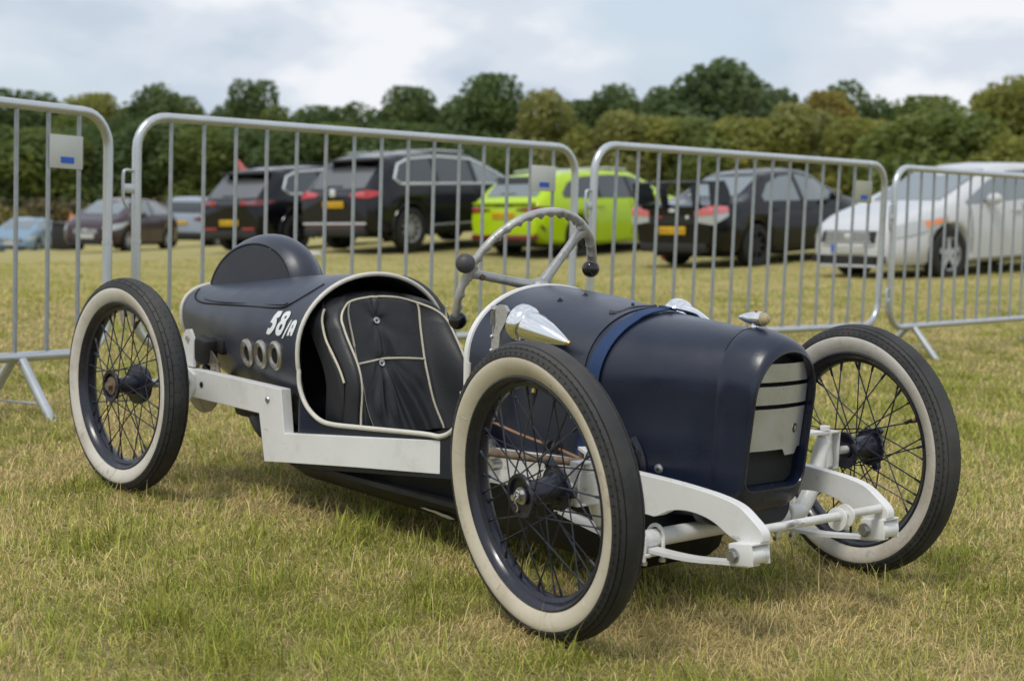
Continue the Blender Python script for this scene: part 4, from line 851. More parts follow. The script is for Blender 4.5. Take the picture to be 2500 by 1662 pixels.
# cockpit tub, lining and sill
RIM = [(.487, -.238, .374), (.493, -.240, .335), (.512, -.240, .300), (.54, -.240, .275), (.585, -.240, .256), (.64, -.240, .252), (.755, -.240, .260), (.996, -.240, .279), (1.06, -.240, .282), (1.105, -.240, .305), (1.135, -.240, .35), (1.148, -.240, .41), (1.15, -.240, .473)]
def tub(sgn, y_off, mat, name, parent):
    P = catmull([Vector(p) for p in RIM], 4); V = []; F = []
    for p in P: V += [(p.x, sgn*(abs(p.y)-y_off), p.z), (p.x, sgn*(abs(p.y)-y_off), .12+.07*min(1, max(0, (p.x-.5)/.6)))]
    for i in range(len(P)-1): F.append((2*i, 2*i+2, 2*i+3, 2*i+1))
    return link_mesh(name, V, F, mat, parent)
for sg in (-1, 1):
    tub(sg, .002, 'navy_paint', 'cockpit_side', kart); tub(sg, .010, 'leather_quilt', 'cockpit_lining', kart)
# fill-in panels where flank of the tail/cowl meets the tub
def arch_curve(fy, T, x, z0, n=26, grow=0.0):
    zt, zc = spl(T, 'zt', x), spl(T, 'zc', x); L = []
    for i in range(n+1):
        z = z0+(zc-z0)*i/n; L.append((x, -fy(x, z)-grow, z))
    for i in range(1, n+1):
        a = i/n*math.pi/2; z = zc+(zt-zc)*math.sin(a); L.append((x, (-fy(x, z)-grow) if i < n else 0, z+grow*(i/n)))
    return L+[(p[0], -p[1], p[2]) for p in reversed(L[:-1])]
rear_arch = arch_curve(tail_y, TAIL, .485, .374, 16); front_arch = arch_curve(hood_y, HOOD, 1.15, .473, 4)
loop = list(reversed(rear_arch))          # far -> near over the tail
trim = [Vector(p) for p in loop]+catmull([Vector(p) for p in RIM], 4)[1:-1]
MB().tube(trim, .0060, 10).build('cockpit_trim', 'trim_cream', kart)
far_rim = [Vector((p[0], -p[1], p[2])) for p in RIM]
MB().tube(catmull(far_rim, 4), .0060, 10).build('cockpit_trim', 'white_paint', kart)
# white band round the scuttle
mb = MB(); A = [Vector(p) for p in arch_curve(hood_y, HOOD, 1.15, .33, 14, .003)]
mb.loft([[p+Vector((-.016, 0, 0)) for p in A], [p+Vector((-.004, 0, 0)) for p in A], [Vector((p.x-.002, p.y*.985, p.z-.004)) for p in A], [Vector((p.x-.018, p.y*.965, p.z-.006)) for p in A]], False).build('scuttle_trim', 'white_paint', kart)
# inner lining behind the seat: quilted arch with raised diamond welts
def lining_pt(u, v):     # u -1..1 across, v 0..1 from rim forward edge to deep inside
    a = u*math.pi/2*1.25; x = .478-.20*v; zt, zc, w = .603-.025*v, .42, .237-.012*v
    y = w*math.sin(a) if abs(a) < math.pi/2 else math.copysign(w*(1-.25*(abs(a)-math.pi/2)), a); z = zc+(zt-zc)*math.cos(a) if abs(a) < math.pi/2 else zc-(abs(a)-math.pi/2)*.45
    return Vector((x, y, z))
V = []; F = []; nu, nv = 160, 40
for i in range(nu+1):
    for j in range(nv+1):
        u = -1+2*i/nu; v = j/nv; p = lining_pt(u, v); q = abs(math.sin((u*8+v*2.2)*math.pi/1.0))*abs(math.sin((u*8-v*2.2)*math.pi/1.0)); c0 = Vector((p.x, 0, .42)); V.append(p+(c0-p).normalized()*(.004+.008*q**.4))
for i in range(nu):
    for j in range(nv): F.append((i*(nv+1)+j, (i+1)*(nv+1)+j, (i+1)*(nv+1)+j+1, i*(nv+1)+j+1))
link_mesh('quilted_lining', V, F, 'leather_quilt', kart)
_bk = [(.278, p[1]*.95, p[2]-.012) for p in section(tail_y, TAIL, .278)]; MB().add(_bk, [tuple(range(len(_bk)))]).build('bulkhead', 'dark_void', kart)
MB().box((.82, 0, .128), (.74, .46, .012)).build('floor_pan', 'pan_black', kart)
# dark dash and firewall inside the scuttle
MB().add([(1.22, p[1]*.97, p[2]-.006) for p in arch_curve(hood_y, HOOD, 1.15, .2, 10)], [tuple(range(len(arch_curve(hood_y, HOOD, 1.15, .2, 10))))]).build('dash_panel', 'dark_void', kart)
# lower hull and undertray
mb = MB(); rings = []
for x, w, zb in ((.30, .12, .13), (.345, .19, .085), (.45, .205, .070), (.9, .20, .062), (1.3, .18, .058), (1.55, .15, .056), (1.60, .13, .075), (1.62, .12, .14)):
    zt_ = .12 if x < .4 else .20 if x > 1 else .15; rings.append([(x, -w*1.02, zt_+.06), (x, -w, zb+.05), (x, -w*.86, zb+.015), (x, -w*.6, zb), (x, w*.6, zb), (x, w*.86, zb+.015), (x, w, zb+.05), (x, w*1.02, zt_+.06)])
mb.loft(rings, False, ).build('belly_pan', 'pan_black', kart, angle=50)
# bare scrape in the paint low on the hull
sc_ = []
for x_, t_ in ((.925, .62), (.945, .50), (.965, .55), (.985, .52), (1.005, .60), (1.03, .63), (1.048, .78), (1.03, .92), (1.0, .88), (.975, .74), (.95, .70)):
    w_ = .1975; zb_ = .0615; A_ = Vector((x_, -w_, zb_+.05)); B_ = Vector((x_, -w_*.86, zb_+.015)); p_ = A_.lerp(B_, t_); sc_.append(p_+Vector((0, -.0028, -.0022)))
MB().add(sc_, [tuple(range(len(sc_)))]).build('paint_scrape', 'plate_white', kart)
# radiator cowl with its opening
def rad_ring(x, w, zb, zc, zt, rb, n=14, e=2.1):
    half = []
    for i in range(n+1):
        a = i/n*math.pi/2; half.append((w-rb+rb*math.sin(a), zb+rb-rb*math.cos(a)))
    for i in range(1, 5): half.append((w, zb+rb+(zc-zb-rb)*i/5))
    for i in range(n+1):
        a = i/n*math.pi/2; z = math.sin(a)**(2/e); y = max(0, math.cos(a))**(2/e); half.append((w*y if i < n else 0, zc+(zt-zc)*z))
    near = [(x, -y, z) for y, z in half]; return [(x, 0, zb)]+near+[(p[0], -p[1], p[2]) for p in reversed(near[:-1])]
def lean(r, k=.09): return [(p[0]+(.40-p[2])*k*.0+max(0, (.30-p[2]))*.25*k*4, p[1], p[2]) for p in r]
def face_lean(r): return [(p[0]+(p[2]-.50)*.10*min(1, max(0, (p[0]-1.775)/.06)), p[1], p[2]) for p in r]
rings = [rad_ring(1.757, .1125, .197, .455, .588, .066), rad_ring(1.763, .1145, .198, .455, .590, .066), rad_ring(1.785, .1115, .205, .455, .587, .064), rad_ring(1.815, .1065, .212, .455, .579, .060), rad_ring(1.835, .1020, .219, .455, .570, .055), rad_ring(1.846, .0985, .230, .453, .561, .048), rad_ring(1.8495, .0955, .258, .452, .551, .036), rad_ring(1.850, .0935, .268, .451, .547, .029), rad_ring(1.830, .0915, .271, .45, .544, .027), rad_ring(1.800, .0905, .272, .45, .543, .026)]
rings = [face_lean(r) for r in rings]
shell = MB().loft(rings, True).build('radiator_shell', 'navy_paint', kart, angle=55)
MB().tube(rad_ring(1.7555, .1118, .1965, .455, .5868, .066)[1:], .0021, 6, closed=True).build('shell_seam', 'dark_void', shell)
MB().tube(face_lean(rad_ring(1.8495, .0940, .266, .4515, .548, .030)[1:]), .0026, 6, closed=True).build('opening_bead', 'navy_gloss', shell)
MB().loft([rad_ring(1.70, .100, .180, .23, .25, .04), rad_ring(1.785, .094, .182, .23, .25, .04), rad_ring(1.806, .084, .188, .23, .245, .035)], True, False, True).build('nose_underpan', 'navy_paint', kart)
core = face_lean(rad_ring(1.814, .0900, .2735, .45, .5410, .026)); MB().add(core, [tuple(range(len(core)))]).build('radiator_core', 'radiator_mesh', shell)
def grille_bar(z0, z1, name, tab=False, w=.0895):
    n = 16; V = []; F = []
    for i in range(n+1):
        u = -1+2*i/n; t0 = max(0, ((z1+z0)/2-.47)/.09); wz = lambda z: w*(1-max(0, (z-.45)/.105)**2.2*.32)
        zb_ = z0
        if tab: y_ = u*w; zb_ = z0-(.014 if .016 < y_ < .058 else .014*(y_-.006)/.010 if .006 < y_ <= .016 else .014*(.066-y_)/.008 if .058 <= y_ < .066 else 0)
        bow = .011*(1-u*u)
        V += [(1.832+(zb_-.50)*.10+bow, u*wz(zb_), zb_), (1.832+(z1-.50)*.10+bow, u*wz(z1), z1)]
    if tab:   # resample finely so that the tab keeps its corners
        V = []
        us = sorted(set([-1+2*i/24 for i in range(25)]+[.022/w, .034/w, .070/w, .078/w])); n = len(us)-1
        for u in us:
            y_ = u*w; d_ = .014 if .034 <= y_ <= .070 else .014*(y_-.022)/.012 if .022 < y_ < .034 else .014*(.078-y_)/.008 if .070 < y_ < .078 else 0
            bow = .011*(1-u*u); V += [(1.832+(z0-d_-.50)*.10+bow, y_, z0-d_), (1.832+(z1-.50)*.10+bow, y_, z1)]
    for i in range(n): F.append((2*i, 2*i+2, 2*i+3, 2*i+1))
    o = link_mesh(name, V, F, 'brushed_aluminium', shell); return solid(o, .0016)
BX = lambda z: 1.832+(z-.50)*.10
grille_bar(.487, .524, 'grille_bar'); grille_bar(.441, .478, 'grille_bar'); gb3 = grille_bar(.347, .432, 'grille_bar', True)
em = MB().prism([(1.8275, .056+a, .388+b) for a, b in ((-.006, .008), (0, .0105), (.006, .008), (.006, -.005), (0, -.010), (-.006, -.005))], (.0022, 0, 0)).build('shield_emblem', 'ball_plastic', gb3)
MB().prism([(1.8299, .056+a, .388+b) for a, b in ((-.002, -.005), (-.0005, -.001), (-.003, .001), (-.001, .003), (.0005, .0055), (.0025, .004), (.0012, .0015), (.003, -.001), (.001, -.002), (.0022, -.005))], (.0008, 0, 0)).build('emblem_figure', 'chrome', em)
# bullet mirrors on the scuttle, chrome lamp mascot
def bullet(name, base, axis, prof, mat, parent=kart): return MB().lathe(prof, base, axis, 48).build(name, mat, parent)
for sg in (-1, 1):
    ax = Vector((1, -sg*.02, -.20)).normalized(); b0 = Vector((1.298, -.226, .563)) if sg < 0 else Vector((1.352, .205, .572))
    g = empty('bullet_mirror', parent=kart)
    bullet('mirror_shell', b0, ax, [(-.004, .036), (-.002, .0415), (.008, .0430), (.022, .0415), (.030, .0365), (.031, .0345), (.034, .0350), (.060, .0325), (.090, .0255), (.120, .0158), (.142, .008), (.147, .0062)], 'chrome', g)
    bullet('mirror_tip', b0+ax*.147, ax, [(0, .0062), (.004, .006), (.008, .004), (.009, .0005)], 'brass', g)
    bullet('mirror_glass', b0, ax, [(-.003, .0005), (-.003, .036)], 'car_glass_light', g)
    MB().tube([b0+ax*.03+Vector((0, -sg*.01, -.03)), Vector((b0.x+.032, sg*.196, .527))], .008, 10).build('mirror_stem', 'chrome', g)
ax = Vector((1, 0, .02)).normalized(); b0 = Vector((1.712, 0, .6055)); g = empty('mascot_lamp', parent=kart)
bullet('lamp_body', b0, ax, [(0, .0008), (.008, .005), (.020, .0092), (.036, .0128), (.052, .0148), (.062, .0152), (.066, .0150)], 'chrome', g)
bullet('lamp_lens', b0+ax*.066, ax, [(0, .0145), (.003, .0142), (.004, .0120), (.008, .0115), (.009, .0095), (.012, .0085), (.0135, .005), (.014, .0005)], 'amber_lens', g)
MB().lathe([(0, .013), (.003, .0125), (.005, .008), (.018, .0065)], (1.757, 0, .583), (0, 0, 1), 20).build('lamp_foot', 'chrome', g)
MB().sphere((1.762, -.003, .6205), .0035, 8, 6).build('red_jewel', 'tail_red', g)
# small fittings on the bonnet
def on_hood(x, z, off=0.0, sg=-1): return Vector((x, sg*(hood_y(x, z)+off), z))
def hood_normal(x, z):
    e = .003; tx = on_hood(x+e, z)-on_hood(x-e, z); tz = on_hood(x, z+e)-on_hood(x, z-e); n_ = tz.cross(tx).normalized(); return n_ if n_.z > -.2 and n_.y < .3 else -n_
for (x, z, mat_, r_) in ((1.2878, .6082, 'black_metal', .0055), (1.3008, .6195, 'black_metal', .0055), (1.6471, .293, 'zinc', .0075)):
    p = on_hood(x, z); n_ = hood_normal(x, z); n_ = n_ if n_.dot(Vector((0, -1, .4))) > 0 else -n_
    s_ = MB().lathe([(-.001, r_*1.35), (.0012, r_*1.3), (.0014, r_), (.004, r_*.75), (.005, .0004)], p, n_, 16).build('screw', mat_, kart)
    hexhead(MB(), p+n_*.0052, n_, r_*.35, .0006).build('screw_socket', 'dark_void', s_)
def hook_plate(pts, holes):
    mb = MB(); P = [Vector(p) for p in pts]; mb.tube(P, [.0075]+[.006]*(len(P)-2)+[.0075], 8)
    for i, v in enumerate(mb.v): pass
    o = mb.build('strap_bracket', 'navy_gloss', kart)
    for h in holes: MB().sphere(h, .004, 8, 6).build('rivet', 'black_metal', o)
hook_plate(catmull([on_hood(1.435, .5925, -.003), on_hood(1.452, .5935, -.003), on_hood(1.452, .6005, -.003), Vector((1.455, -.03, .604)), Vector((1.462, .02, .6045))], 4), [on_hood(1.4394, .5945, .004), Vector((1.447, -.035, .611))])
hook_plate(catmull([on_hood(1.499, .585, -.003), on_hood(1.506, .5885, -.003), on_hood(1.509, .594, -.003)], 4), [on_hood(1.502, .588, .004)])
# louvred bulge low on the bonnet side, partly behind the wheel
MB().tube(catmull([on_hood(1.590, .350, .001), on_hood(1.606, .325, .004), on_hood(1.615, .295, .004), on_hood(1.612, .265, .001)], 5), .008, 8).build('bonnet_beading', 'navy_gloss', kart)
# ---------------- frame rails
RAIL = [(-.075, .324, -.075, .246, .262), (-.02, .321, -.02, .243, .262), (.346, .318, .346, .242, .262), (.443, .317, .376, .120, .262), (.463, .206, .455, .130, .2615), (.75, .238, .75, .163, .2515), (1.09, .276, 1.093, .198, .2365), (1.40, .289, 1.40, .208, .2240), (1.60, .291, 1.60, .209, .2155), (1.665, .290, 1.678, .211, .2125), (1.742, .288, 1.703, .2115, .212), (1.80, .285, 1.745, .231, .212), (1.86, .280, 1.797, .237, .212), (1.911, .270, 1.85, .2285, .212), (1.945, .251, 1.897, .207, .212), (1.972, .230, 1.940, .197, .212), (1.976, .212, 1.960, .200, .212)]
for sg in (-1, 1):
    T_ = .030; V = []; F = []
    tt = catmull([Vector((a, b, e)) for a, b, c, d, e in RAIL[8:]], 4); bb = catmull([Vector((c, d, e)) for a, b, c, d, e in RAIL[8:]], 4)
    RL = RAIL[:8]+[(p.x, p.y, q.x, q.y, p.z) for p, q in zip(tt, bb)]
    for xt, zt_, xb, zb_, y in RL:
        t_ = T_ if xt < 1.3 else .024; V += [(xt, sg*y, zt_), (xt, sg*(y-t_), zt_), (xb, sg*(y-t_), zb_), (xb, sg*y, zb_)]
    n = len(RL)
    for i in range(n-1):
        for k in range(4): k2 = (k+1) % 4; F.append((4*i+k, 4*i+k2, 4*i+4+k2, 4*i+4+k))
    F += [(0, 1, 2, 3), tuple(range(4*n-4, 4*n))]
    rl = link_mesh('frame_rail', V, F, 'white_paint', kart, angle=22); bv = rl.modifiers.new('b', 'BEVEL'); bv.width = .0022; bv.segments = 2; bv.limit_method = 'ANGLE'; bv.angle_limit = R(40)
    # rear axle plate and caliper bracket
    MB().prism([(-.10, sg*.2625, .335), (-.035, sg*.2625, .334), (.03, sg*.2625, .306), (.032, sg*.2625, .272), (.012, sg*.2625, .238), (-.10, sg*.2625, .236)], (0, sg*.007, 0)).build('axle_plate', 'white_paint', rl)
    MB().prism([(-.055, sg*.248, .325), (.005, sg*.248, .325), (.000, sg*.248, .405), (-.018, sg*.248, .428), (-.040, sg*.248, .425), (-.060, sg*.248, .39)], (0, sg*.008, 0)).build('caliper_bracket', 'white_paint', rl)
    hexhead(MB(), (-.025, sg*.256, .402), (0, sg, 0), .007, .006).build('bolt', 'zinc', rl)
    MB().lathe([(0, .0005), (.0012, .0085), (.002, .0065), (.0025, .0004)], (.060, sg*.2622, .283), (0, sg, 0), 16).build('rail_hole', 'dark_void', rl)
    MB().lathe([(0, .009), (.002, .0085), (.0045, .006), (.005, .0004)], (.385, sg*.2622, .283), (0, sg, 0), 16).build('bolt', 'zinc', rl)
    # spring shackle at the dumb iron
    sy = sg*.212
    sh = MB(); 
    for yy in (sg*.234, sg*.184): sh.box((1.944, yy, .184), (.056, .0045, .042), Matrix.Rotation(R(-8), 3, 'Y'), .002)
    sh.box((1.944, sg*.209, .2035), (.056, .053, .0045), Matrix.Rotation(R(-8), 3, 'Y'), .002); sh.build('shackle', 'white_paint', kart)
    MB().lathe([(-.024, .0005), (-.024, .017), (.024, .017), (.024, .0005)], (1.957, sg*.209, .1835), (0, 1, 0), 24).build('spring_eye', 'white_paint', kart)
    for end in (1, -1):
        bh = MB(); bh.lathe([(0, .0145), (.002, .0145), (.002, .001)], (1.928, sg*.208+end*.0285, .180), (0, end, 0), 20); hexhead(bh, (1.928, sg*.208+end*.031, .180), (0, end, 0), .0105, .0075); bh.build('bolt', 'zinc', kart)
    # leaf spring: flat arc from the shackle back under the axle to the frame
    sp_ = catmull([Vector((1.955, 0, .164)), Vector((1.90, 0, .158)), Vector((1.81, 0, .146)), Vector((1.74, 0, .1425)), Vector((1.67, 0, .1435)), Vector((1.58, 0, .150)), Vector((1.45, 0, .172)), Vector((1.32, 0, .205))], 5)
    V = []; F = []; wd = .018
    for p in sp_: V += [(p.x, sg*.208-wd, p.z+.0035), (p.x, sg*.208+wd, p.z+.0035), (p.x, sg*.208+wd, p.z-.0035), (p.x, sg*.208-wd, p.z-.0035)]
    for i in range(len(sp_)-1):
        for k in range(4): k2 = (k+1) % 4; F.append((4*i+k, 4*i+k2, 4*i+4+k2, 4*i+4+k))
    F += [(0, 1, 2, 3), tuple(range(len(V)-4, len(V)))]
    link_mesh('leaf_spring', V, F, 'white_paint', kart, angle=30)
    cl = MB()
    cl.box((1.68, sg*.208, .134), (.055, .062, .007), None, .002); cl.build('spring_clamp', 'white_paint', kart)
    for yy in (sg*.236, sg*.182):
        MB().tube([(1.68-.021, yy, .118), (1.68-.021, yy, .165)]+[(1.68-.021*math.cos(a), yy, .165+.0215*math.sin(a)) for a in np.linspace(.2, math.pi-.2, 9)]+[(1.701, yy, .165), (1.701, yy, .118)], .0042, 8).build('u_bolt', 'white_paint', kart)
        for xx in (1.659, 1.701): hexhead(MB(), (xx, yy, .122), (0, 0, -1), .0075, .007).build('nut', 'zinc', kart)
# cross tube between the dumb irons, with lamp-bracket washers
cb = MB().tube([(1.955, -.190, .2290), (1.955, .190, .2290)], .0088, 14).build('cross_tube', 'white_worn', kart)
for yy in (.062, .086): MB().lathe([(-.002, .0095), (-.002, .0235), (.002, .0235), (.002, .0095)], (1.952, yy-.012, .222 if yy < .07 else .226), (0, 1, 0), 24, closed=True).build('washer', 'white_paint', cb)
MB().tube([(1.955, .046, .229), (1.955, .052, .229)], .0115, 14).build('collar', 'white_worn', cb); MB().tube([(1.955, .084, .229), (1.955, .092, .229)], .0115, 14).build('collar', 'white_worn', cb)
MB().tube([(1.955, -.196, .226), (1.955, -.19, .2275)], .012, 12).build('weld', 'white_paint', cb)
# front axle: drop tube rising to the king pins
AX = [(1.672, -.372, .315), (1.672, -.360, .285), (1.674, -.338, .225), (1.678, -.300, .176), (1.68, -.255, .162), (1.68, 0, .1615), (1.68, .255, .162), (1.678, .300, .176), (1.674, .338, .225), (1.672, .360, .285), (1.672, .372, .315)]
ap = catmull([Vector(p) for p in AX], 6); MB().tube(ap, [.0185]*len(ap), 16).build('front_axle', 'white_paint', kart)
for sg in (-1, 1):
    k = empty('king_pin', parent=kart); c = Vector((1.672, sg*.372, .29))
    MB().lathe([(-.038, .012), (-.038, .022), (-.01, .021), (.02, .0165), (.040, .0165), (.040, .001)], c, (0, 0, 1), 18).build('pin_tube', 'white_worn', k)
    yk = MB(); yk.box(c+Vector((0, sg*.012, .042)), (.026, .056, .005), None, .002); yk.box(c+Vector((0, sg*.012, -.040)), (.026, .056, .005), None, .002); yk.box(c+Vector((0, sg*.0395, .001)), (.026, .005, .087), None, .002); yk.build('yoke', 'white_worn', k)
    hexhead(MB(), c+Vector((0, 0, .048)), (0, 0, 1), .012, .009).build('bolt', 'white_paint', k)
    MB().tube([c+Vector((0, sg*.05, -.003)), Vector((1.672, sg*.47, .286))], .0095, 12).build('stub_axle', 'white_worn', k)
    MB().prism([c+Vector(p) for p in ((-.02, -sg*.02, .048), (.02, -sg*.02, .048), (.012, -sg*.10, .048), (-.10, -sg*.10, .048), (-.11, -sg*.075, .048))], (0, 0, -.006)).build('steering_arm', 'white_paint', k)
MB().tube([(1.575, -.30, .325), (1.575, .29, .33)], .0085, 12).build('track_rod', 'rust', kart)
MB().tube([(1.60, -.315, .312), (1.42, -.300, .294), (1.24, -.285, .280)], .0085, 12).build('drag_link', 'rust', kart)
MB().tube(catmull([Vector((1.655, -.30, .300)), Vector((1.48, -.262, .315)), Vector((1.34, -.258, .330)), Vector((1.22, -.256, .350))], 6), .0034, 8).build('brake_pipe', 'copper', kart)
for xx in (1.44, 1.465): MB().lathe([(-.006, .004), (-.006, .013), (.006, .013), (.006, .004)], (xx, -.262, .318), (1, 0, -.05), 14).build('grommet', 'black_rubber', kart)
vb = MB(); vb.box((1.235, -.262, .285), (.055, .030, .045), None, .006); vb.lathe([(0, .001), (0, .015), (.02, .015), (.02, .001)], (1.235, -.268, .308), (0, 0, 1), 14); vb.lathe([(0, .001), (0, .012), (.025, .012), (.025, .001)], (1.285, -.26, .255), (0, -1, 0), 14); vb.build('pipe_union', 'zinc', kart)
MB().prism([(1.15, -.246, .275), (1.235, -.246, .275), (1.225, -.246, .345), (1.16, -.246, .405), (1.135, -.246, .395), (1.15, -.246, .35)], (0, -.006, 0)).build('lever_bracket', 'white_worn', kart)
sp2 = []; a = 0
for i in range(130): t = i/129; sp2.append(Vector((1.468+.012*t, -.232, .455-.075*t))+Vector((.0075*math.cos(i*1.26), -.0075*math.sin(i*1.26), 0)))
MB().tube(sp2, .0016, 5).build('return_spring', 'zinc', kart)
# hand brake lever outside the scuttle
lv = empty('brake_lever', parent=kart)
MB().prism([(1.247, -.256, .35), (1.268, -.256, .35), (1.276, -.256, .54), (1.296, -.256, .570), (1.298, -.256, .588), (1.287, -.256, .600), (1.268, -.256, .600), (1.258, -.256, .588), (1.262, -.256, .56), (1.250, -.256, .52)], (0, -.009, 0)).build('lever_blade', 'cast_aluminium', lv)
MB().tube([(1.244, -.262, .37), (1.254, -.262, .598)], .0028, 8).build('lever_rod', 'zinc', lv)
MB().tube([Vector((1.2495+.0015*i/60, -.262, .555+.030*i/60))+Vector((.0055*math.cos(i*1.26), .0055*math.sin(i*1.26), 0)) for i in range(61)], .0012, 5).build('lever_spring', 'zinc', lv)
MB().lathe([(0, .001), (0, .0095), (.006, .0085), (.006, .001)], (1.2545, -.262, .590), (.05, 0, 1), 14).build('lever_cap', 'cast_aluminium', lv)
for z in (.53, .50): MB().sphere((1.2515, -.266, z), .0045, 8, 6).build('rivet', 'zinc', lv)
# ---------------- steering wheel: three-quarter rim with finger grips and ball ends
sw = empty('steering_wheel', parent=kart); SC = Vector((1.067, 0, .617)); tau = R(24); e1 = Vector((0, 1, 0)); e2 = Vector((math.sin(tau), 0, math.cos(tau))); en = e1.cross(e2); SR = .197
def swp(deg, r=SR, d=0): a = R(deg); return SC+e1*(r*math.cos(a))+e2*(r*math.sin(a))+en*d
a0, a1 = 18, 201; n = 190; V = []; F = []; seg = 16
for i in range(n+1):
    dg_ = a0+(a1-a0)*i/n; A_ = R(dg_); rad_ = e1*math.cos(A_)+e2*math.sin(A_); c = swp(dg_)
    grip = .0 if min(abs(dg_-52.5), abs(dg_-167)) < 6 else abs(math.sin((dg_-a0)/9.2*math.pi))**.6
    for k in range(seg):
        q = 2*math.pi*k/seg; inner = max(0, -math.cos(q)); back = max(0, -math.sin(q))
        rr = .0132-.0080*grip*max(0, math.cos(q-R(150)))**.75
        V.append(c+rad_*(rr*math.cos(q))+en*(rr*math.sin(q)*.92))
for i in range(n):
    for k in range(seg): F.append((i*seg+k, i*seg+(k+1) % seg, (i+1)*seg+(k+1) % seg, (i+1)*seg+k))
F += [tuple(range(seg)), tuple(range(n*seg, (n+1)*seg))]
link_mesh('rim', V, F, 'cast_aluminium', sw, angle=60)
hub = Vector((1.112, 0, .6235))
for dg_ in (52.5, 167):
    p = swp(dg_); q_ = swp(dg_, SR-.03); P = [p, q_, q_.lerp(hub, .5), hub]; MB().tube(P, [.015, .0108, .0108, .0145], 14).build('spoke', 'cast_aluminium', sw)
b_ = swp(167, SR-.032); MB().lathe([(-.017, .0005), (-.016, .007), (.016, .007), (.017, .0005)], b_, en, 12).build('pivot_bolt', 'rust', sw)
MB().sphere(hub, .024, 20, 12, (1, 1.1, .9)).tube([hub, hub+Vector((.10, 0, -.055))], .017, 14).build('hub', 'cast_aluminium', sw)
for dg_, mt in ((a0-3.0, 'ball_plastic'), (a1+3.0, 'ball_plastic')): MB().sphere(swp(dg_), .0215, 24, 16).build('ball_end', mt, sw)
kn = MB().sphere(swp(163, SR+.021, -.006), .0225, 24, 16).build('knob', 'ball_worn', sw); MB().sphere(swp(160, SR+.035, -.012), .007, 10, 8).build('knob_screw', 'rust', kn)
# ---------------- seat
seat = empty('seat', parent=kart)
def seat_w(v): return .205*min(1, .72+.55*(1-v))*(1-max(0, (v-.72)/.28)**2.6*.55)
def seat_pt(u, v, off=0.0):
    """u across -1..1, v from squab (0) to top (1)"""
    w = .202*(1-.04*v-.30*max(0, (v-.76)/.24)**3); y = u*w
    x = .630-.130*v; z = .215+.352*v-.016*u*u*v
    q_ = min(1, max(0, (abs(u)-.56)/.34)); bol = (.046+.044*math.exp(-((v-.45)/.28)**2))*q_*q_*(3-2*q_)*(1-.45*max(0, (v-.8)/.2))-.004*(1-u*u)
    edge = -.030*max(0, (abs(u)-.90)/.10)**2-.030*max(0, (v-.93)/.07)**2
    f = 0
    if abs(u) < .62:
        uu, vv = u+.13, v
        if v < .53:      # gathers hanging from the lower button
            d_ = (.53-v)/.53; ph = math.atan2(uu, max(.02, .60-v))*11; f += .0075*math.sin(ph)*min(1, d_*2.2)*(1-.3*d_)*max(0, 1-abs(u)/.62)**.4
            f += .003*math.sin(u*23+v*9)*d_
        else:
            ph = math.atan2(uu, .93-v+.02); f += .0042*math.sin(math.atan2(uu, v-.80)*6)*min(1, abs(v-.80)*8)*max(0, 1-abs(u)/.6)**.5
        for (bu, bv) in ((-.11, .787), (-.15, .483)): f -= .011*math.exp(-((u-bu)**2/.012+(v-bv)**2/.0035))
        f += .004*(1-(u/.62)**2)
    return Vector((x+bol+edge+f+off, y, z+off*.35))
V = []; F = []; nu, nv = 110, 100
for j in range(nv+1):
    for i in range(nu+1): V.append(seat_pt(-1+2*i/nu, j/nv))
for j in range(nv):
    for i in range(nu): b = j*(nu+1)+i; F.append((b, b+1, b+nu+2, b+nu+1))
nb = len(V)
for j in range(nv+1):
    for i in (0, nu): p = V[j*(nu+1)+i]; V.append(Vector((p.x-.085, p.y*1.0, p.z-.01)))
for i in range(nu+1): p = V[nv*(nu+1)+i]; V.append(Vector((p.x-.075, p.y, p.z-.015)))
for j in range(nv):
    F.append((j*(nu+1), (j+1)*(nu+1), nb+2*(j+1), nb+2*j)); F.append((j*(nu+1)+nu, (j+1)*(nu+1)+nu, nb+2*(j+1)+1, nb+2*j+1))
tb = nb+2*(nv+1)
for i in range(nu): b = nv*(nu+1)+i; F.append((b, b+1, tb+i+1, tb+i))
link_mesh('backrest', V, F, 'leather', seat, angle=70)
def pipe(uv, r=.0030, sub=5): 
    P = [seat_pt(a, b, .0012) for a, b in [(p.x, p.y) for p in catmull([(a, b, 0) for a, b in uv], sub)]]; MB().tube(P, r, 8).build('piping', 'piping', seat)
pipe([(-.88, .0), (-.87, .15), (-.86, .35), (-.86, .55), (-.88, .75), (-.86, .86), (-.74, .925), (-.40, .955), (0, .96), (.40, .955), (.70, .925), (.86, .86), (.90, .72), (.90, .5), (.91, .25), (.92, 0)])
pipe([(-.60, .935), (-.58, .80), (-.57, .62)]); pipe([(.66, .928), (.60, .8), (.57, .62), (.54, .4), (.56, .2), (.62, 0)]); pipe([(-.55, .495), (-.2, .513), (.1, .517), (.56, .505)])
pipe([(-.57, .62), (-.55, .4), (-.54, .2), (-.48, 0)], r=.0012)
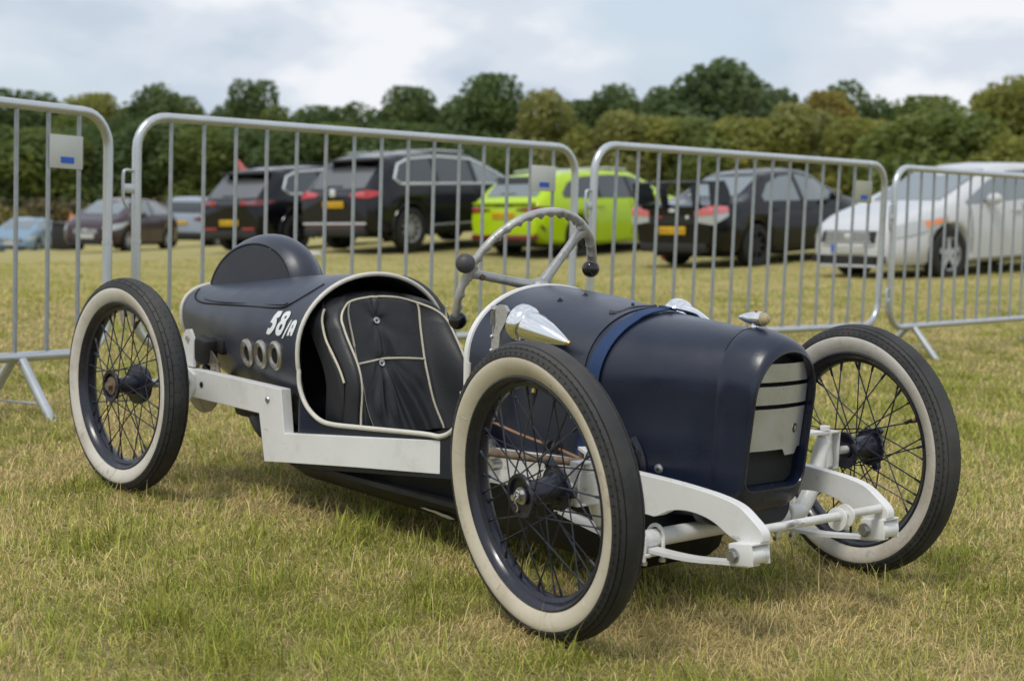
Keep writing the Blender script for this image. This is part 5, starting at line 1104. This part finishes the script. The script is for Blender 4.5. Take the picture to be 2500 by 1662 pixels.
# rear wing edge piping on the near side of the seat
MB().tube(catmull([Vector((.537, -.2, .528)), Vector((.533, -.203, .499)), Vector((.551, -.204, .455)), Vector((.583, -.204, .419)), Vector((.614, -.204, .384)), Vector((.634, -.203, .352))], 5), .003, 8).build('piping', 'piping', seat)
mbw = MB(); A1 = catmull([Vector((.530, -.198, .535)), Vector((.530, -.202, .499)), Vector((.548, -.203, .455)), Vector((.580, -.203, .419)), Vector((.610, -.203, .384)), Vector((.632, -.202, .35)), Vector((.63, -.20, .22))], 5); 
A2 = [seat_pt(-1, 1-min(1, k/(len(A1)-1)), -.02) for k in range(len(A1))]
mbw.loft([A1, [a_.lerp(b_, .5)+Vector((0, -.006, 0)) for a_, b_ in zip(A1, A2)], A2], False).build('seat_wing', 'leather', seat)
MB().tube(catmull([Vector((.537, .2, .528)), Vector((.533, .203, .499)), Vector((.551, .204, .455)), Vector((.583, .204, .419)), Vector((.614, .204, .384)), Vector((.634, .203, .352))], 5), .003, 8).build('piping', 'piping', seat)
for bu, bv in ((-.11, .787), (-.15, .483)):
    p = seat_pt(bu, bv); ax = Vector((1, -.1, .35)).normalized(); bt = MB().lathe([(-.004, .0105), (.004, .0100), (.006, .0085), (.0062, .0065), (.0045, .0060), (.0045, .0004)], p, ax, 24).build('button', 'zinc', seat); MB().lathe([(0, .0004), (0, .0035)], p+ax*.005, ax, 12).build('button_centre', 'dark_void', bt)
V = []; F = []
for j in range(13):
    for i in range(25): u = -1+2*i/24; v = j/12; V.append(Vector((.62+.38*v, u*.19, .205+.02*u*u+.03*v-.01*(1-u*u))))
for j in range(12):
    for i in range(24): b = j*25+i; F.append((b, b+1, b+26, b+25))
link_mesh('squab', V, F, 'leather', seat)
# ---------------- rear brake, motor lump and axle
MB().tube([(0, -.40, .286), (0, .40, .286)], .012, 14).build('rear_axle', 'zinc', kart)
dk = empty('brake_disc', parent=kart)
mb = MB(); n = 64; ro, ri = .092, .042
mb.lathe([(-.002, ri), (-.002, ro), (.002, ro), (.002, ri)], (.012, -.228, .290), (0, -1, 0), n, closed=True).build('rotor', 'disc_steel', dk)
for k in range(6):
    aa = k*math.pi/3+.3
    for q in range(5): rr = .058+.0065*q; th = aa+.10*q; MB().lathe([(0, .0004), (0, .0022)], (.012+rr*math.cos(th), -.2303, .290+rr*math.sin(th)), (0, -1, 0), 8).build('drill_hole', 'dark_void', dk)
    MB().prism([Vector((.012, -.2295, .290))+Vector((r_*math.cos(aa+w_), 0, r_*math.sin(aa+w_))) for r_, w_ in ((.015, -.3), (.046, -.16), (.046, .16), (.015, .3))], (0, .003, 0)).build('rotor_arm', 'zinc', dk)
MB().lathe([(-.03, .001), (-.03, .022), (.02, .022), (.02, .001)], (.006, -.224, .290), (0, -1, 0), 20).build('disc_carrier', 'black_metal', dk)
ca = MB(); ca.box((.008, -.226, .372), (.080, .052, .070), Matrix.Rotation(R(8), 3, 'Y'), .012); ca.box((.046, -.185, .388), (.06, .05, .045), Matrix.Rotation(R(8), 3, 'Y'), .008); ca.build('brake_caliper', 'black_rubber', kart)
MB().box((.03, -.215, .318), (.06, .03, .05), None, .01).build('caliper_mount', 'black_metal', kart)
mt = MB(); mt.lathe([(-.14, .001), (-.14, .06), (-.12, .075), (.12, .075), (.14, .06), (.14, .001)], (.22, 0, .225), (0, 1, 0), 24); mt.box((.10, -.05, .215), (.16, .18, .06), None, .02); mt.build('motor_casing', 'pan_black', kart)
sl = MB().tube(catmull([Vector((.08, -.1, .20)), Vector((.2, -.14, .165)), Vector((.30, -.14, .155)), Vector((.36, -.14, .165))], 4), .025, 12).build('exhaust_silencer', 'pan_black', kart)
# ---------------- wheels
TR = .286
def make_wheel_parts():
    d = {}
    tread = [(.0342, .259), (.0352, .2605), (.0350, .264), (.0330, .2675), (.0325, .2672), (.0318, .2700), (.0290, .2745), (.0282, .2716), (.0268, .2726), (.0262, .2768), (.0200, .2812), (.0193, .2776), (.0180, .2783), (.0173, .2825), (.0120, .2846), (.0060, .2858), (0, .2862)]
    prof = tread+[(-a, b) for a, b in reversed(tread[:-1])]; prof += [(-.0235, .224), (.0235, .224)]
    d['tyre'] = MB().lathe(prof, (0, 0, 0), (0, 0, 1), 120, closed=True)
    sip = MB()
    for k in range(96):
        a_ = 2*math.pi*k/96
        for s in (1, -1):
            for (o1, r1, o2, r2, sh) in ((.0345*s, .2645, .0322*s, .2690, 0), (.0270*s, .2748, .0258*s, .2775, .5)):
                aa = a_+sh*2*math.pi/96; c_, s_ = math.cos(aa), math.sin(aa); t_ = Vector((-s_, c_, 0))*.0011; P_ = [Vector((r1*c_, r1*s_, o1)), Vector((r2*c_, r2*s_, o2))]
                up_ = Vector((c_, s_, .6*s)).normalized()*.0009; sip.add([P_[0]-t_+up_, P_[0]+t_+up_, P_[1]+t_+up_, P_[1]-t_+up_, P_[0]-up_, P_[1]-up_], [(0, 1, 2, 3), (0, 4, 1), (3, 2, 5), (1, 4, 5, 2), (0, 3, 5, 4)])
    d['sipes'] = sip
    blk = MB()
    for k in range(52):
        for (oa, ob, sh, fl) in ((-.0165, -.0015, 0, 0), (.0015, .0165, .5, 0), (.0215, .0265, .25, 0), (-.0265, -.0215, .75, 0)):
            aa = 2*math.pi*(k+sh)/52; hw = .0016/.28
            P_ = []
            for o_ in (oa, ob):
                r_ = float(np.interp(abs(o_), [0, .006, .012, .0173, .02, .0262], [.2862, .2858, .2846, .2825, .2812, .2768]))+.0005
                for q_ in (-hw, hw): P_.append((r_*math.cos(aa+q_), r_*math.sin(aa+q_), o_))
                P_.append(((r_-.003)*math.cos(aa), (r_-.003)*math.sin(aa), o_))
            blk.add(P_, [(0, 1, 4, 3), (0, 2, 1), (3, 4, 5), (1, 2, 5, 4), (0, 3, 5, 2)])
    d['blocks'] = blk
    ww = [(.0232, .2228), (.0262, .2262), (.0310, .2340), (.0345, .2440), (.0356, .2520), (.0349, .2585), (.0344, .2594), (.0330, .2594), (.0300, .2400), (.0225, .2240)]
    d['ww_out'] = MB().lathe(ww, (0, 0, 0), (0, 0, 1), 120, closed=True); d['ww_in'] = MB().lathe([(-a, b) for a, b in ww], (0, 0, 0), (0, 0, 1), 120, closed=True)
    # moulded sidewall lettering and ribs
    emb = MB()
    def ring_text(s, ang, rad_, size):
        V_, F_ = text_mesh(s, size); v2 = []
        for (a, b, c) in V_:
            rr = rad_+b; q = R(ang)-a/rad_; o_ = float(np.interp(rr, [.2262, .234, .244, .252, .2585], [.0262, .031, .0345, .0356, .0349]))+.0020; v2.append((rr*math.cos(q), rr*math.sin(q), o_))
        emb.add(v2, F_)
    ring_text('2.75-17 47P', 112, .2405, .0135); ring_text('2.75-17 47P', 292, .2405, .0135)
    for ang in (138, 84, 40, 200, 250, 318):
        c_, s_ = math.cos(R(ang)), math.sin(R(ang)); emb.sphere((.250*c_, .250*s_, .0358), .0011, 6, 4)
    for ang in (62, 152, 225, 338):
        c_, s_ = math.cos(R(ang)), math.sin(R(ang)); emb.tube([(.231*c_, .231*s_, .0298), (.243*c_, .243*s_, .0348)], .0007, 5)
    d['emboss'] = emb
    rim = [(.0234, .2245), (.0262, .2242), (.0272, .2215), (.0258, .2180), (.0225, .2150), (.0200, .2125), (.0170, .2105), (.0135, .2085), (.0100, .2010), (.0060, .1995)]
    rp = rim+[(-a, b) for a, b in reversed(rim)]; rp += [(-.0200, .2225), (.0200, .2225)]
    d['rim'] = MB().lathe(rp, (0, 0, 0), (0, 0, 1), 96, closed=True)
    return d
WP = make_wheel_parts(); WM = {}
for k, mt_, ang_ in (('tyre', 'tyre_rubber', 40), ('sipes', 'dark_void', 30), ('blocks', 'dark_void', 30), ('ww_out', 'whitewall', 60), ('ww_in', 'whitewall', 60), ('emboss', 'whitewall', 40), ('rim', 'navy_gloss', 35)):
    me = bpy.data.meshes.new(k); me.from_pydata([tuple(v) for v in WP[k].v], [], WP[k].f); me.materials.append(MAT[mt_]); finish(me, True, ang_); WM[k] = me
def spoke_mesh(o_f, r_f, da, o_r):
    """one wire: head in the flange, elbow, nipple at the rim"""
    mb = MB(); a = R(da); rr = .2015
    p0 = Vector((r_f, 0, o_f*.86)); p1 = Vector((r_f+.001, 0, o_f)); p2 = Vector((rr*math.cos(a), rr*math.sin(a), o_r)); dr = (p2-p1).normalized()
    mb.tube([p0, p1, p1+dr*.01, p2], .00165, 6); mb.tube([p2-dr*.020, p2-dr*.019, p2-dr*.004, p2], [.0017, .0028, .0031, .0050], 8)
    me = bpy.data.meshes.new('spoke'); me.from_pydata([tuple(v) for v in mb.v], [], mb.f); me.materials.append(MAT['black_metal']); finish(me, True, 40); return me
SPK = [spoke_mesh(.043, .036, 62, .004), spoke_mesh(.043, .036, -62, .004), spoke_mesh(-.030, .044, 58, -.004), spoke_mesh(-.030, .044, -58, -.004)]
def wheel(c, st, camber, sg, front, label, outer_mat, turn, nut=True):
    """sg -1: near side (+axis points to -y), +1: far side"""
    a = Vector((math.sin(st), -math.cos(st), 0)); f_ = Vector((math.cos(st), math.sin(st), 0)); u = Vector((0, 0, 1))
    a2 = a*math.cos(camber)+u*math.sin(camber)
    if sg > 0: a2 = -a2
    x_ = f_; y_ = a2.cross(x_); M = Matrix((x_, y_, a2)).transposed().to_4x4(); M.translation = Vector(c)
    w = empty('wheel', matrix=M @ Matrix.Rotation(turn, 4, 'Z'), parent=kart); w['label'] = label
    def part(name, key, parent=w, mat=None):
        me = WM[key]
        if mat: me = me.copy(); me.materials[0] = MAT[mat]
        o = bpy.data.objects.new(name, me); col.objects.link(o); o.parent = parent; return o
    ty = part('tyre', 'tyre'); tag(part('tread_cuts', 'sipes' if front else 'blocks', ty), kind='stuff'); part('whitewall', 'ww_out', w, outer_mat[0]); part('whitewall', 'ww_in', w, outer_mat[1]); part('sidewall_lettering', 'emboss', w, outer_mat[0]); part('rim', 'rim')
    hubm = 'navy_gloss'
    if front:
        h = MB().lathe([(-.046, .001), (-.046, .030), (-.042, .033), (-.040, .0435), (-.033, .0435), (-.030, .031), (-.020, .0275), (-.004, .0255), (.020, .0235), (.036, .0235), (.041, .041), (.047, .0425), (.050, .041), (.049, .035), (.042, .033), (.040, .018), (.044, .0175), (.044, .001)], (0, 0, 0), (0, 0, 1), 40).build('hub', hubm, w)
        for k in range(3):
            aa = 2*math.pi*k/3+.5; MB().box((.045*math.cos(aa), .045*math.sin(aa), -.038), (.022, .018, .014), Matrix.Rotation(aa, 3, 'Z'), .003).build('hub_lug', hubm, w)
        nt = MB(); nt.lathe([(.044, .001), (.0445, .0165), (.0475, .0165), (.0475, .001)], (0, 0, 0), (0, 0, 1), 20); hexhead(nt, (0, 0, .0475), (0, 0, 1), .0105, .009); nt.tube([(0, 0, .05), (0, 0, .066)], .006, 10); nt.build('axle_nut', 'zinc', w) if nut else None
        ua = turn; P = catmull([Vector((.012, 0, .0615)), Vector((0, .001, .0615)), Vector((-.008, .004, .0615)), Vector((-.015, .010, .0615)), Vector((-.012, .018, .0615)), Vector((-.004, .015, .0615)), Vector((.004, .0085, .0655)), Vector((.018, .010, .0615)), Vector((.026, .006, .0615))], 4)
        Mr = Matrix.Rotation(-turn+math.pi*1.5, 4, 'Z'); nut and MB().tube([Mr @ p for p in P], .0015, 6).build('split_pin', 'chrome', w)
    else:
        h = MB().lathe([(-.060, .001), (-.060, .030), (-.050, .050), (-.034, .054), (-.026, .052), (-.022, .026), (.020, .0205), (.036, .022), (.040, .040), (.046, .0425), (.049, .041), (.048, .033), (.040, .031), (.039, .001)], (0, 0, 0), (0, 0, 1), 40).build('hub', hubm, w)
        nt = MB(); nt.lathe([(.039, .001), (.039, .024), (.046, .0235), (.046, .001)], (0, 0, 0), (0, 0, 1), 24); hexhead(nt, (0, 0, .046), (0, 0, 1), .0115, .012); nt.build('axle_nut', 'rust', w)
    for k in range(9):
        for q in range(4):
            s_ = bpy.data.objects.new('spoke', SPK[q]); col.objects.link(s_); s_.parent = w; s_.rotation_euler = (0, 0, 2*math.pi*k/9+(0, .35, .17, .52)[q])
    vs = MB(); vs.tube([(.192, 0, .008), (.170, 0, .012)], .0042, 10); vs.build('valve_stem', 'black_rubber', w); MB().tube([(.1985, 0, .006), (.191, 0, .008)], .0058, 8).build('valve_nut', 'brass', w)
    return w
L_, Wf, Wr = 1.6737, .5004, .4568
wheel((0, -Wr, TR), 0, 0, -1, False, 'near rear wire wheel with worn whitewall', ('whitewall_white', 'whitewall'), 1.2)
wheel((0, Wr, TR), 0, 0, 1, False, 'far rear wire wheel mostly hidden by the tail', ('whitewall', 'whitewall_white'), 1.9)
wheel((L_, -Wf, TR), -.1334, -.1083, -1, True, 'near front wire wheel with cream whitewall', ('whitewall', 'whitewall'), 1.55)
wheel((L_, Wf, TR), -.1442, -.0352, -1, True, 'far front wire wheel seen from its inner side', ('whitewall_white', 'whitewall'), .5, nut=False)
